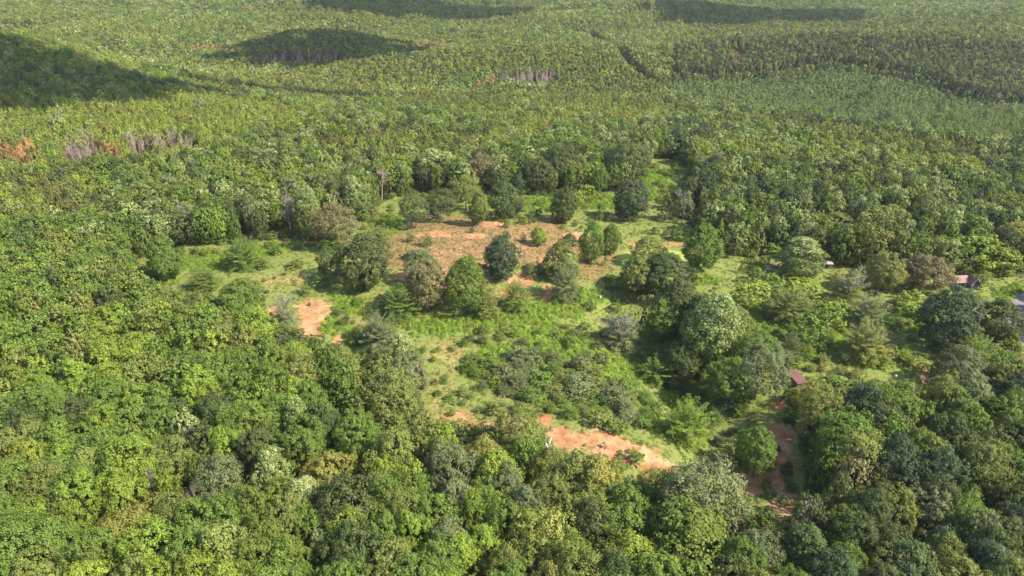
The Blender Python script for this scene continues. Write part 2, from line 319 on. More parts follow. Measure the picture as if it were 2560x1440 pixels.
B, S_, C_ = 'broadleaf_tree', 'spreading_tree', 'cedar_tree'
TREES = [
 (B,'oak','dark',1041,578,72,86,'dark tree with a pale trunk at the left end of the knoll-top row'),
 (B,'oak','dark',1104,560,78,76,'dark round tree second from the left in the row on the knoll top'),
 (B,'oak','olive',1165,535,72,84,'olive tree third from the left in the row on the knoll top'),
 (B,'egg','olive',1198,570,47,86,'slim olive tree standing just in front of the knoll-top row'),
 (B,'egg','dark',1265,555,90,88,'very dark broad tree at the right end of the knoll-top row'),
 (B,'dense','dark',1408,564,62,84,'dark grey-green upright oval tree right of the knoll'),
 (B,'bush','bright',1442,526,40,46,'small bright green tree behind the dark grey-green oval tree'),
 (B,'bush','bright',1469,512,36,48,'small yellow-green tree near the back edge of the clearing, right of the bright one'),
 (B,'dense','blue',1574,562,76,97,'large dense blue-green oval tree alone at the back right of the clearing'),
 (C_,'cedar','bright',1500,554,29,32,'small bright round-topped cedar left of the blue-green oval tree'),
 (C_,'cedar','olive',1664,556,49,70,'olive cone-shaped cedar right of the blue-green oval tree'),
 (B,'ragged','grey',1706,560,50,74,'half-dead vine-hung tree with pale branches right of the olive cedar'),
 (B,'egg','bright',1345,618,40,48,'small vivid green tree on the bare right slope of the knoll'),
 (B,'egg','dark',1422,626,38,38,'small dark round tree just above the pair of tall trees'),
 (B,'dense','blue',1251,704,82,100,'dense dark blue-green egg-shaped tree alone on the front slope of the knoll'),
 (B,'egg','green',1258,620,26,30,'small green treetop peeping just above the egg-shaped dark tree'),
 (B,'dense','brown',1066,786,95,128,'tall grey-brown dense oak at the foot of the knoll'),
 (B,'dense','grey',1058,722,74,84,'grey-green tree directly behind the grey-brown oak'),
 (B,'egg','green',1167,788,108,134,'light green broad tree with a visible trunk beside the grey-brown oak'),
 (S_,'spray','green',1290,782,84,80,'dark green spreading tree right of the light green broad tree'),
 (S_,'spray','olive',1217,800,80,70,'olive spreading tree at the right foot of the light green broad tree'),
 (B,'poplar','green',1478,664,55,104,'narrow mid-green column-shaped tree left of the algae pond'),
 (B,'egg','green',1525,642,50,80,'green tree touching the right side of the narrow column-shaped tree'),
 (B,'sapling','olive',1513,668,24,30,'small conical tree at the left tip of the algae pond'),
 (B,'egg','olive',1404,704,85,88,'olive tree, the rear one of the tall pair in mid clearing'),
 (S_,'spray','grey',1412,760,92,104,'pale grey-green tree, the front one of the tall pair in mid clearing'),
 (B,'poplar','pale',1418,712,56,70,'pale-topped slim tree between the tall pair in mid clearing'),
 (B,'oak','olive',1620,672,86,70,'olive tree standing at the near edge of the algae pond'),
 (B,'egg','dark',1655,752,118,108,'large dark tree heading the dense clump below the pond'),
 (B,'egg','olive',1590,748,100,96,'olive tree on the left flank of the dense clump below the pond'),
 (B,'egg','dark',1690,850,104,134,'dark grey-green tree at the front right of the clump below the pond'),
 (B,'egg','green',1648,864,84,112,'mid-green tree at the front foot of the clump below the pond'),
 (B,'sapling','grey',1603,818,42,74,'slender vine-draped tree in the dark gap left of the draw'),
 (S_,'sparse','grey',1555,888,126,100,'feathery grey thin-leaved tree spreading at the middle of the clearing'),
 (B,'egg','green',1745,688,94,120,'green tall tree at the right edge of the algae pond'),
 (B,'poplar','pale',1998,708,100,100,'lone round tree with pale sunlit top on the right-hand meadow'),
 (B,'bush','bright',1892,706,34,34,'small yellow-green tree left of the lone round meadow tree'),
 (C_,'cedar','green',1853,685,24,30,'small dark cedar left of the meadow white bucket'),
 (C_,'cedar','green',1868,660,20,26,'small cedar under the tall dark cedar behind the meadow'),
 (C_,'cedar','green',1882,662,20,26,'small cedar right beside the dark grey cover behind the meadow'),
 (C_,'cedar','bright',1795,624,46,72,'tall bright cedar at the wood edge behind the meadow'),
 (C_,'cedar','olive',1890,642,62,74,'tall dark olive cedar at the wood edge behind the meadow'),
 (B,'bush','bright',1912,668,30,28,'small yellow-green tree behind the dark grey cover'),
 (B,'bush','bright',1930,645,36,34,'bright green small tree at the wood edge above the dark grey cover'),
 (B,'bush','bright',1873,784,86,74,'bright yellow-green layered tree below the meadow, left one'),
 (B,'bush','bright',1930,742,56,52,'bright green tree just below the shadow of the lone meadow tree'),
 (B,'bush','bright',2010,752,90,40,'low bright green thicket tree at the foot of the lone meadow tree'),
 (S_,'spray','olive',1975,818,120,96,'wide olive spreading tree between the two bright thickets'),
 (B,'bush','bright',2068,832,84,78,'bright green bushy tree right of the wide olive spreading tree'),
 (S_,'sparse','olive',2112,765,98,86,'thin olive tree in front of the collapsed dark roof'),
 (B,'oak','olive',2192,745,88,110,'olive-brown tree right of the collapsed dark roof'),
 (B,'oak','brown',2300,742,116,94,'broad dark brownish tree left of the pink-roofed house'),
 (B,'dense','blue',2352,886,134,144,'big dense dark blue-green tree left of the road bend'),
 (B,'egg','dark',2482,862,100,106,'dark green tree beside the road bend'),
 (B,'bush','bright',2522,884,44,50,'bright green tree touching the right of the dark roadside tree'),
 (S_,'spray','grey',2165,824,98,86,'grey-olive spreading tree below the olive-brown tree'),
 (S_,'spray','olive',2158,912,124,106,'large light olive spreading tree in the lower right thicket'),
 (B,'bush','green',2014,882,86,88,'mid-green bushy tree left of the large light olive spreading tree'),
 (B,'spray','dark',1970,912,76,78,'dark green tree above the brown-roofed long shed'),
 (B,'poplar','pale',1772,926,140,165,'very large pale-topped tree beside the shaded draw'),
 (B,'bush','yellow',1878,905,70,62,'yellow-topped green tree right of the very large pale-topped tree'),
 (B,'oak','green',1880,950,110,104,'green tree under the yellow-topped one'),
 (B,'oak','grey',1888,1015,130,136,'pale olive large tree left of the brown-roofed long shed'),
 (S_,'spray','green',2430,928,112,86,'blue-green spreading tree at the foot of the big dense dark tree'),
 (B,'oak','grey',2385,990,112,104,'grey-green tree at the right of the small lower right clearing'),
 (B,'bush','bright',2278,792,88,52,'bright green young tree left of the big dense dark tree'),
 (B,'bush','bright',2420,694,110,104,'yellow-green broad tree behind the pink-roofed house'),
 (B,'bush','bright',2500,694,64,70,'yellow-green tree on the right behind the pink-roofed house'),
 (B,'oak','yellow',2532,664,112,100,'golden-green round tree at the right edge above the road verge'),
 (B,'bush','bright',2350,668,70,70,'yellow-green tree above left of the pink-roofed house'),
 (B,'egg','green',421,714,82,114,'dark green egg-shaped tree at the left end of the left meadow'),
 (S_,'spray','green',609,682,108,82,'wide dark green spreading tree alone on the left meadow'),
 (S_,'spray','green',515,732,84,56,'low spreading tree at the lower edge of the left meadow'),
 (C_,'sparse','green',475,598,78,88,'sparse layered tree with a white trunk above the left meadow'),
 (B,'oak','brown',842,632,106,106,'large tree with a brownish-gold top at the right end of the left meadow'),
 (S_,'spray','green',828,634,66,58,'dark spreading tree under the brown-topped tree'),
 (B,'poplar','pale',778,596,68,118,'tall green tree with pale top left of the brown-topped tree'),
 (B,'poplar','pale',893,555,64,108,'mottled pale and dark tall tree behind the brown-topped tree'),
 (B,'spray','olive',948,634,82,72,'dark olive tree at the left rim of the knoll'),
 (B,'egg','dark',918,738,126,136,'biggest dark olive tree between the two meadows'),
 (B,'oak','dark',830,702,64,68,'small dark tree on the left side of the biggest dark olive tree'),
 (S_,'spray','green',1000,804,112,86,'dark green spreading tree left of the grey-brown oak'),
 (S_,'sparse','grey',714,824,76,78,'thin grey-green feathery tree beside the pale dirt track'),
 (B,'oak','green',612,792,98,82,'round green tree at the wood edge under the left meadow'),
 (S_,'spray','grey',950,884,120,90,'grey-olive spreading tree right of the lower dirt strip'),
 (B,'poplar','pale',1012,950,76,104,'pale-flecked tree at the lower left corner of the shrub field'),
 (B,'oak','olive',1296,1146,118,108,'olive-green round tree left of the white snag'),
 (S_,'spray','bright',1715,1120,126,118,'large bright yellow-green tree at the lower right end of the spur'),
 (B,'oak','green',1880,1204,96,112,'blue-green layered tree left of the shaded dirt clearing'),
 (B,'poplar','pale',757,1140,76,128,'very pale whitish-green tall crown alone in the lower left canopy'),
 (B,'poplar','pale',812,1440,66,96,'very pale whitish-green crown near the bottom edge'),
 (B,'oak','yellow',835,1260,130,100,'golden-brown broad crown in the lower canopy, largest of its colour'),
 (B,'oak','yellow',355,1420,170,120,'golden-green crown near the bottom left of the canopy'),
 (B,'oak','grey',568,1290,130,120,'grey-olive crown in the lower left canopy'),
 (B,'oak','grey',1745,1350,190,150,'big blue-grey green crown below the spur'),
 (B,'egg','green',1700,1480,230,170,'big bright green crown at the bottom edge right of centre'),
 (B,'oak','yellow',2020,1030,80,64,'brownish-gold crown at the upper left of the lower right wood'),
 (B,'oak','olive',985,1105,140,150,'big olive tree at the lower left of the shrub field'),
 (B,'oak','grey',1030,1010,100,110,'grey-green tree under the pale-flecked one'),
 (B,'oak','olive',1372,1240,96,96,'olive-green round tree directly in front of the bleached snag'),
 (B,'oak','green',1650,1300,120,100,'green round tree just below the right tip of the dirt spur'),
 (B,'egg','dark',1735,862,104,112,'dark tree between the clump below the pond and the very large pale-topped tree'),
 (B,'oak','dark',1700,965,96,92,'dark low tree in the shaded draw'),
 (B,'oak','green',1815,1025,116,112,'green tree in the draw below the very large pale-topped tree'),
 (B,'egg','olive',1835,860,84,84,'olive tree right behind the very large pale-topped tree'),
 (S_,'spray','green',1640,965,100,66,'green spreading tree at the left bank of the draw'),
 (B,'oak','dark',1400,465,86,90,'dark round tree at the back edge of the clearing, left of centre gap'),
 (B,'oak','dark',1345,490,66,90,'dark tree at the back wood edge above the dark oval tree'),
 (B,'poplar','pale',1080,470,80,86,'pale-topped pair-forming tree at the back wood edge'),
 (B,'poplar','pale',1120,472,60,84,'pale-topped tree right of its twin at the back wood edge'),
 (B,'oak','brown',1205,480,66,86,'reddish-brown tree at the back wood edge'),
 (B,'sapling','bright',1250,476,34,52,'slim yellow-green pointed tree at the back wood edge'),
 (B,'dense','blue',1294,492,34,50,'small blue-green dense tree at the back wood edge'),
 (B,'oak','dark',1570,470,100,100,'big dark green tree at the back right wood edge'),
 (B,'oak','olive',2090,620,95,72,'rounded brown-olive tree at the wood edge above the meadow'),
 (B,'oak','olive',2215,600,110,72,'rounded brown-olive tree in the right-hand wood edge'),
]
for name, form, tint, px, py, wp, hp, lab in TREES:
    place(name, form, tint, px, py, wp, hp, lab)
# bare dead trees set by hand
for px, py, wp, hp, lab, var in [
 (728, 592, 46, 92, 'bare purple-grey tree between green ones above the left meadow', 0),
 (955, 506, 46, 72, 'bare pale tree at the upper left corner of the knoll', 1),
 (1276, 462, 26, 52, 'thin bare tree at the back wood edge', 2),
 (352, 580, 34, 52, 'small bare purple tree top in the wood left of the white-trunk tree', 1),
 (2012, 1350, 76, 82, 'bare white-grey branching tree top below the shaded dirt clearing', 0),
 (492, 1170, 24, 112, 'forked bare branches poking out of the canopy left of the big whitish crown', 2),
 (400, 1292, 24, 112, 'upright bare branches in a dark gap of the lower left canopy', 1),
 (503, 1318, 24, 112, 'bare branches over a dark hollow below the forked ones', 2),
 (2180, 1330, 44, 120, 'thin bare branches inside the dark lower right wood', 2),
 (1720, 545, 30, 40, 'bare pale branches beside the vine-hung tree', 2)]:
    place('dead_tree', 'bare', None, px, py, wp, hp, lab, var, excl=.45)
# slim vine snag, bleached snag
def snag():
    V, Fc = [], []
    tube(V, Fc, [(0, 0, -.5), (.1, 0, 5), (.5, 0, 8.0)], [.34, .30, .24], 8)
    tube(V, Fc, [(.5, 0, 7.9), (.75, .1, 9.2), (1.25, .1, 10.8)], [.22, .18, .05], 6)
    tube(V, Fc, [(.45, 0, 7.8), (.25, 0, 8.9), (-.05, .1, 9.4)], [.20, .17, .07], 6)
    tube(V, Fc, [(.3, 0, 7.0), (.9, 0, 7.4), (1.45, .1, 7.9), (1.4, 0, 8.6)], [.17, .13, .1, .04], 6)
    tube(V, Fc, [(.6, 0, 8.3), (1.0, 0, 8.7), (1.45, .05, 8.8)], [.14, .1, .05], 6)
    x, y, z, zf = hit(1362, 1190); t = empty('dead_tree', (x, y, z), label='bleached white forked snag at the edge of the dirt spur', cat='dead tree', group=GRP['dead_tree'])
    link('trunk', mesh_solid('snag', V, Fc, WHITEW, True), t); PLACED.append((x, y, 2.6))
snag()

# ------------------------------------------------------------------ ground cover maps (photograph pixels turned to ground points once)
OPEN = [[(340,650),(440,618),(520,612),(600,612),(660,600),(745,600),(800,606),(840,560),(880,555),(950,545),(935,520),(985,492),(1050,482),(1130,482),(1250,488),(1400,492),(1500,485),(1590,476),(1615,430),(1620,398),(1690,396),(1730,420),(1680,480),(1672,520),(1720,562),(1770,600),(1830,640),(1960,645),(2050,655),(2150,668),(2260,680),(2380,690),(2470,694),(2600,690),(2600,900),(2540,860),(2450,890),(2420,930),(2330,900),(2310,985),(2230,962),(2150,945),(2060,945),(2000,962),(1965,1000),(1950,1040),(2000,1090),(2012,1150),(2014,1290),(1930,1300),(1870,1240),(1810,1205),(1690,1190),(1630,1215),(1590,1200),(1550,1160),(1480,1140),(1400,1125),(1320,1085),(1180,1062),(1080,1058),(1060,990),(1040,930),(960,900),(890,890),(810,850),(740,826),(668,795),(655,745),(600,722),(545,735),(430,722),(400,700)],
        [(2250,955),(2310,985),(2300,925)]]
def openmask(px, py):
    return _om(px, py)
def _om(px, py):
    m = np.zeros(np.shape(px), bool)
    for p in OPEN: m |= inpoly(px, py, p)
    return m
DIRT = [(1180,590,30,9,1.1),(1005,692,26,14,1.1),(1440,590,34,12,1.1),(1300,700,34,22,1.1),(1080,586,60,12,.8),(1230,560,50,12,.8),(1150,640,170,70,.5),(1300,600,120,50,.5),(1380,640,70,30,.5),(1330,580,70,20,.6),(1220,640,40,12,.8),(1290,735,60,18,.9),(1370,735,20,30,1.),
 (720,702,85,22,.5),(640,700,40,10,.5),(785,775,50,40,.85),(770,825,30,36,1.1),(690,778,38,14,.8),(850,855,22,34,.95),(880,800,60,40,.45),(960,760,40,40,.4),
 (1250,1062,130,24,.75),(1450,1098,110,30,.95),(1560,1132,115,30,1.15),(1640,1165,60,24,1.),(1352,1050,30,17,1.3),(1630,1200,42,24,1.2),(1130,1042,66,20,.8),(1100,970,60,70,.38),(1395,1080,40,15,.9),(1120,880,60,40,.5),(1320,830,100,40,.25),
 (1930,1170,70,90,1.),(1870,1215,60,25,1.),(1960,1250,50,60,.95),(2280,975,44,12,1.),(2312,935,12,36,.9),(2250,850,70,30,.4),(1945,1010,30,18,.9),(1560,640,60,10,.5),(1700,612,50,8,.7),(1590,610,40,14,.8),(2240,770,50,14,.6),(1620,400,20,6,.9),(1850,690,60,20,.3),(2080,700,40,30,.3),(2440,770,20,10,.8),(1940,1100,60,60,.9)]
KNOLL = [(1150,625,215,95,1.),(1330,610,170,70,.9),(1450,640,110,70,.7),(1130,1040,110,60,.4)]
LUSH = [(480,650,110,30,1.),(590,640,70,14,.9),(670,622,50,16,1.),(745,665,80,30,.45),(872,765,38,28,1.3),(838,815,42,22,1.2),(905,842,50,26,.9),(1090,815,80,26,1.1),(1250,808,120,32,1.1),(1340,820,90,34,1.1),(1290,885,120,36,1.),(1560,922,85,42,1.2),(1380,775,110,26,1.),(1450,745,60,25,.9),(1350,512,110,20,1.),(1510,505,80,22,.8),(1640,460,50,50,.9),(1080,492,70,12,1.2),(1230,500,70,12,1.2),(960,560,50,30,.8),(1420,880,90,50,.8),(1500,1000,110,50,.7),(1700,990,60,60,.8),(1900,800,90,40,1.),(2250,800,90,36,.8),(2545,735,60,26,1.1),(2050,965,90,24,1.1),(1650,1060,60,26,.8),(1240,940,90,50,.6),(1750,820,60,60,.8),(2050,850,80,60,.9),(1760,700,60,20,.6),(1980,760,60,14,.8),(2170,890,80,40,.7),(410,690,40,25,1.),(1600,860,90,50,.6)]
def blobs(px, py, L, nx, ny):
    v = np.zeros(np.shape(px))
    for cx, cyy, rx, ry, s in L:
        d = np.hypot((px - cx) / rx, (py - cyy) / ry) + (nx - .5) * .9; v = np.maximum(v, s * (1 - sm(.45, 1.4, d)))
    return v
# roads: centre lines
def path_px(P): return np.array([hit(a, b)[:2] for a, b in P])
ROAD = path_px([(2760, 700), (2632, 716), (2566, 750), (2536, 792), (2556, 850), (2660, 920), (2800, 1010)])
TRACKS = [path_px([(1480, 104), (1520, 132), (1560, 168), (1600, 200), (1642, 234), (1690, 262), (1745, 290), (1775, 306)]), path_px([(1655, -6), (1645, 12), (1632, 26), (1622, 42)])]
def smooth_path(P, k=3):
    for _ in range(k):
        Q = [P[0]]
        for a, b in zip(P[:-1], P[1:]): Q += [a * .75 + b * .25, a * .25 + b * .75]
        P = np.array(Q + [P[-1]])
    return P
ROAD = smooth_path(ROAD); TRACKS = [smooth_path(t, 2) for t in TRACKS]
def pdist(x, y, P):
    d = np.full(np.shape(x), 1e9)
    for a, b in zip(P[:-1], P[1:]):
        v = b - a; t = np.clip(((x - a[0]) * v[0] + (y - a[1]) * v[1]) / max(v @ v, 1e-6), 0, 1)
        d = np.minimum(d, np.hypot(x - a[0] - t * v[0], y - a[1] - t * v[1]))
    return d

# ------------------------------------------------------------------ ground
FIELDS_G = [[(-250,46),(-40,46),(92,52),(95,74),(-40,76),(-250,76)], [(230,46),(290,48),(292,62),(232,62)], [(1170,2),(1300,4),(1310,20),(1190,20)], [(1330,24),(1450,22),(1460,38),(1340,38)]]
def ground():
    xs = np.concatenate([-np.geomspace(7000, 232, 70), np.arange(-230, 230.1, 1.25), np.geomspace(232, 7000, 70)])
    ys = np.concatenate([-np.geomspace(3000, 45, 12), np.linspace(-30, 88, 20), np.arange(90, 400, 1.25), np.geomspace(402, 9000, 170)])
    X, Y = np.meshgrid(xs, ys); Z = H(X, Y); nx, ny = len(xs), len(ys)
    dr = pdist(X, Y, ROAD); 
    px, py, _ = project(X, Y, Z); front = Y > 60
    n1 = fbm(X / 6, Y / 6, 41); n2 = fbm(X / 3 + 7, Y / 3, 51)
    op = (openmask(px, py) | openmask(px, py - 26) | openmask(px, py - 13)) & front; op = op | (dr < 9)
    for p_ in FIELDS_G: op |= inpoly(px, py, p_) & front; lushf = 0
    dirt = 1.05 * blobs(px, py, DIRT, n1, n2) * front; knoll = blobs(px, py, KNOLL, n1, n2) * front; lush = blobs(px, py, LUSH, n2, n1) * front
    track = np.zeros(X.shape)
    for t in TRACKS: track = np.maximum(track, 1 - sm(3, 6, pdist(X, Y, t)))
    Zr = Z + .22 * (fbm(X / 2.5, Y / 2.5, 61) - .5) * sm(4, 7, dr) * (Y < 420)
    idx = np.arange(nx * ny).reshape(ny, nx)
    Fq = np.stack([idx[:-1, :-1], idx[:-1, 1:], idx[1:, 1:], idx[1:, :-1]], -1).reshape(-1, 4)
    me = bpy.data.meshes.new('ground'); V = np.stack([X, Y, Zr], -1).reshape(-1, 3)
    me.vertices.add(len(V)); me.vertices.foreach_set('co', V.astype(np.float32).ravel()); me.loops.add(len(Fq) * 4); me.polygons.add(len(Fq))
    me.loops.foreach_set('vertex_index', Fq.astype(np.int32).ravel()); me.polygons.foreach_set('loop_start', np.arange(0, len(Fq) * 4, 4, dtype=np.int32)); me.polygons.foreach_set('loop_total', np.full(len(Fq), 4, np.int32))
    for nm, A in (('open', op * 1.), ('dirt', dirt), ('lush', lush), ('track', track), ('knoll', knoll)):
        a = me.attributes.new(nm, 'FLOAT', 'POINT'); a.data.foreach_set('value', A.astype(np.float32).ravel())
    me.update(calc_edges=True); me.polygons.foreach_set('use_smooth', [True] * len(Fq))
    m, t = newmat('ground_cover'); L = t.links.new; tc = N(t, 'ShaderNodeTexCoord'); P = tc.outputs['Object']
    def nz(s, d=6., r=.6): n = N(t, 'ShaderNodeTexNoise', i_Scale=s, i_Detail=d, i_Roughness=r); L(P, n.inputs['Vector']); return n.outputs[0]
    def ramp(src, pts):
        r = N(t, 'ShaderNodeValToRGB'); e = r.color_ramp.elements
        while len(e) < len(pts): e.new(.5)
        for q, (p, c) in zip(e, pts): q.position = p; q.color = (*c, 1)
        L(src, r.inputs[0]); return r.outputs[0]
    def mix(f, a, b):
        x = N(t, 'ShaderNodeMix', data_type='RGBA'); L(f, x.inputs[0]); L(a, x.inputs[6]); L(b, x.inputs[7]); return x.outputs[2]
    def fac(attr, src, amt, lo, hi):
        a = N(t, 'ShaderNodeAttribute', attribute_name=attr); k = N(t, 'ShaderNodeMath', operation='MULTIPLY_ADD', n_1=amt, n_2=-amt * .5); L(src, k.inputs[0])
        s = N(t, 'ShaderNodeMath', operation='ADD'); L(a.outputs['Fac'], s.inputs[0]); L(k.outputs[0], s.inputs[1])
        r = N(t, 'ShaderNodeMapRange', n_1=lo, n_2=hi, interpolation_type='SMOOTHSTEP'); L(s.outputs[0], r.inputs[0]); return r.outputs[0]
    a, b, c = nz(.35), nz(1.1, 8., .7), nz(.12)
    grass = ramp(b, [(.28, (.085, .13, .028)), (.46, (.14, .18, .040)), (.60, (.21, .205, .060)), (.76, (.34, .27, .11))])
    dirtc = ramp(a, [(.30, (.27, .095, .045)), (.44, (.355, .155, .075)), (.56, (.42, .225, .115)), (.74, (.51, .33, .19))])
    lushc = ramp(b, [(.3, (.06, .11, .02)), (.5, (.13, .19, .035)), (.7, (.21, .24, .06))])
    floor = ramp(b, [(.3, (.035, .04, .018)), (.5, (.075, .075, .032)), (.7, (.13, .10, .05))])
    drygrass = ramp(b, [(.3, (.10, .088, .038)), (.46, (.165, .125, .055)), (.58, (.25, .130, .062)), (.72, (.36, .15, .075))])
    grass = mix(fac('knoll', a, .9, .3, .75), grass, drygrass)
    x = mix(fac('dirt', b, 3.4, .35, 1.0), grass, dirtc); x = mix(fac('lush', a, 1.2, .35, .75), x, lushc)
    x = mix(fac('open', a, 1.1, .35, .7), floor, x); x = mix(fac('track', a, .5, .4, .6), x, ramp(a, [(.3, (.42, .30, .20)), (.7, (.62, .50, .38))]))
    bs = N(t, 'ShaderNodeBsdfPrincipled', i_Roughness=.95); bs.inputs['Specular IOR Level'].default_value = .15; L(x, bs.inputs['Base Color'])
    bp = N(t, 'ShaderNodeBump', i_Strength=.9, i_Distance=.35); L(b, bp.inputs['Height']); L(bp.outputs[0], bs.inputs['Normal'])
    o = N(t, 'ShaderNodeOutputMaterial'); L(bs.outputs[0], o.inputs[0]); me.materials.append(m)
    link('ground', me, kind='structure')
ground()
def strip(name, P, wd, mat, dz=.07, cross=5, **k):
    V, Fc = [], []; d = np.gradient(P, axis=0); d = d / np.linalg.norm(d, axis=1, keepdims=True); nrm = np.stack([d[:, 1], -d[:, 0]], 1)
    for i in range(len(P)):
        for j in range(cross):
            q = P[i] + nrm[i] * wd * (j / (cross - 1) - .5); V.append((q[0], q[1], float(H(q[0], q[1])) + dz))
    for i in range(len(P) - 1):
        for j in range(cross - 1): a = i * cross + j; Fc.append([a, a + 1, a + cross + 1, a + cross])
    return link(name, mesh_solid(name, V, Fc, mat, True), **k)
strip('road', ROAD, 6.2, solid('asphalt', (.16, .135, .155), nscale=.8, amt=.25), .16, 7, kind='structure')
for t_ in TRACKS: strip('dirt_track', t_, 4., solid('track_dirt', (.62, .52, .42), nscale=.5), .25, 5, kind='structure')
def pond():
    V, Fc = [(POND[0], POND[1], POND[2])], []; n = 72
    for i in range(n):
        a = 2 * math.pi * i / n; k = 1.0 + .07 * math.sin(3 * a + 1) + .05 * math.sin(7 * a); V.append((POND[0] + math.cos(a) * 16 * .98 * k, POND[1] + math.sin(a) * 11 * .98 * k, POND[2]))
    for i in range(n): Fc.append([0, 1 + i, 1 + (i + 1) % n])
    link('pond', mesh_solid('pond', V, Fc, solid('algae_water', (.27, .30, .05), rough=.9, nscale=.5, amt=.18)), kind='structure')
pond()

# ------------------------------------------------------------------ prototypes for mass vegetation
def far_set(prefix, tints, gens):
    """[(mesh with crown and trunk)] for each tint x generator -> unlinked collection; returns index table"""
    c = bpy.data.collections.new(prefix); table = {}; k = 0
    for tn in tints:
        for gi, (data, trk) in enumerate(gens):
            Q, v, tp = data; me = mesh_quads(prefix, Q, v, tp, [TINT[tn], BARK], (np.array(trk[0]), trk[1]))
            o = bpy.data.objects.new('%s_%03d' % (prefix, k), me); c.objects.link(o); table[tn, gi] = k; k += 1
    return c, table
def scatter(name, coll, pts, idx, rot, scl, **kw):
    me = bpy.data.meshes.new(name); n = len(pts); me.vertices.add(n); me.vertices.foreach_set('co', np.asarray(pts, np.float32).ravel())
    a = me.attributes.new('idx', 'INT', 'POINT'); a.data.foreach_set('value', np.asarray(idx, np.int32))
    for nm, A in (('rot', rot), ('scl', scl)): a = me.attributes.new(nm, 'FLOAT_VECTOR', 'POINT'); a.data.foreach_set('vector', np.asarray(A, np.float32).ravel())
    o = link(name, me, kind='stuff', **kw)
    g = bpy.data.node_groups.new('scatter_' + name, 'GeometryNodeTree'); g.interface.new_socket('Geometry', in_out='INPUT', socket_type='NodeSocketGeometry'); g.interface.new_socket('Geometry', in_out='OUTPUT', socket_type='NodeSocketGeometry')
    gi = g.nodes.new('NodeGroupInput'); go = g.nodes.new('NodeGroupOutput'); ci = g.nodes.new('GeometryNodeCollectionInfo'); ci.inputs[0].default_value = coll; ci.inputs['Separate Children'].default_value = True; ci.inputs['Reset Children'].default_value = True
    ip = g.nodes.new('GeometryNodeInstanceOnPoints'); ip.inputs['Pick Instance'].default_value = True
    g.links.new(gi.outputs[0], ip.inputs['Points']); g.links.new(ci.outputs[0], ip.inputs['Instance'])
    for nm, ty, sk in (('idx', 'INT', 'Instance Index'), ('rot', 'FLOAT_VECTOR', 'Rotation'), ('scl', 'FLOAT_VECTOR', 'Scale')):
        na = g.nodes.new('GeometryNodeInputNamedAttribute'); na.data_type = ty; na.inputs['Name'].default_value = nm; g.links.new(na.outputs[0], ip.inputs[sk])
    g.links.new(ip.outputs[0], go.inputs[0]); md = o.modifiers.new('scatter', 'NODES'); md.node_group = g; return o
BT = ['green', 'bright', 'dark', 'olive', 'yellow', 'pale', 'blue', 'brown', 'grey', 'lime']
PT = ['pine', 'pineb', 'pined', 'piney', 'rust', 'brown']
def strk(Ht=9, r0=.28): V, Fc = [], []; tube(V, Fc, [(0, 0, -.5), (0, 0, Ht)], [r0, r0 * .5], 4); return V, Fc
bl_gens = [(crown_lobed(200 + i, nl=[28, 34, 24][i], ns=9, nf=11, leaf=.62, z0=1.5), strk()) for i in range(3)] + [(crown_lobed(210 + i, nl=34, ns=9, nf=10, leaf=.62, z0=.8, shape='egg', lobe=.3), strk()) for i in range(2)] + \
          [(crown_lobed(220 + i, nl=18, ns=6, nf=6, leaf=1.15, z0=1.5), strk()) for i in range(3)]
BLC, BLT = far_set('broadleaf_proto', BT, bl_gens)
pn_gens = [(crown_lobed(250 + i, nl=13, ns=8, nf=9, leaf=.85, z0=2.5, shape='egg', lobe=.36), strk(13, .4)) for i in range(2)] + [(crown_pine(230 + i, n=1300, leaf=.95, nb=40), strk(13, .4)) for i in range(1)] + [(crown_lobed(255 + i, nl=9, ns=6, nf=6, leaf=1.5, z0=2.5, shape='egg', lobe=.4), strk(13, .4)) for i in range(2)]
PNC, PNT = far_set('pine_proto', PT, pn_gens)

# ------------------------------------------------------------------ forest layout
Z_YP = [(1650,205),(1700,196),(1760,200),(1900,196),(2080,168),(2200,185),(2330,212),(2440,250),(2600,262),(2600,345),(2450,350),(2300,338),(2120,312),(1960,285),(1840,262),(1780,275),(1700,250)]
Z_MP = [(1690,130),(1800,108),(2100,100),(2600,130),(2600,262),(2430,245),(2330,205),(2200,178),(2080,158),(1900,190),(1750,195),(1690,192)]
Z_PB = [(-300,235),(250,250),(420,238),(560,250),(700,262),(760,300),(700,330),(600,345),(500,390),(380,400),(230,420),(100,430),(-300,420)]
Z_PM = [[(560,130),(620,92),(800,74),(1000,86),(1150,120),(1300,100),(1470,110),(1540,165),(1560,185),(1440,190),(1260,180),(1100,195),(960,215),(860,205),(760,160),(640,160)],
        [(430,195),(700,190),(860,205),(960,240),(860,255),(700,240),(500,240)], [(1380,215),(1500,190),(1620,215),(1700,290),(1600,290),(1480,275),(1340,260)],
        [(1700,62),(2100,50),(2600,40),(2600,100),(2100,96),(1900,90),(1750,100)], [(-300,440),(150,440),(260,470),(250,540),(100,560),(-300,550)], [(900,250),(1150,235),(1300,250),(1250,280),(1050,285)],
        [(600,20),(900,30),(1300,45),(1500,60),(1400,80),(1000,70),(700,60)], [(700,370),(1000,330),(1200,345),(1150,375),(900,395)], [(1850,285),(2100,320),(2450,370),(2560,420),(2200,380),(1950,330)]]
DEADZ = [[(140,372),(245,356),(250,392),(200,412),(145,400)], [(310,352),(440,338),(440,372),(330,388)], [(448,345),(502,345),(502,372),(450,372)], [(660,130),(850,134),(850,160),(665,158)], [(1230,186),(1410,182),(1400,206),(1360,216),(1235,208)], [(175,128),(218,126),(215,146),(178,146)]]
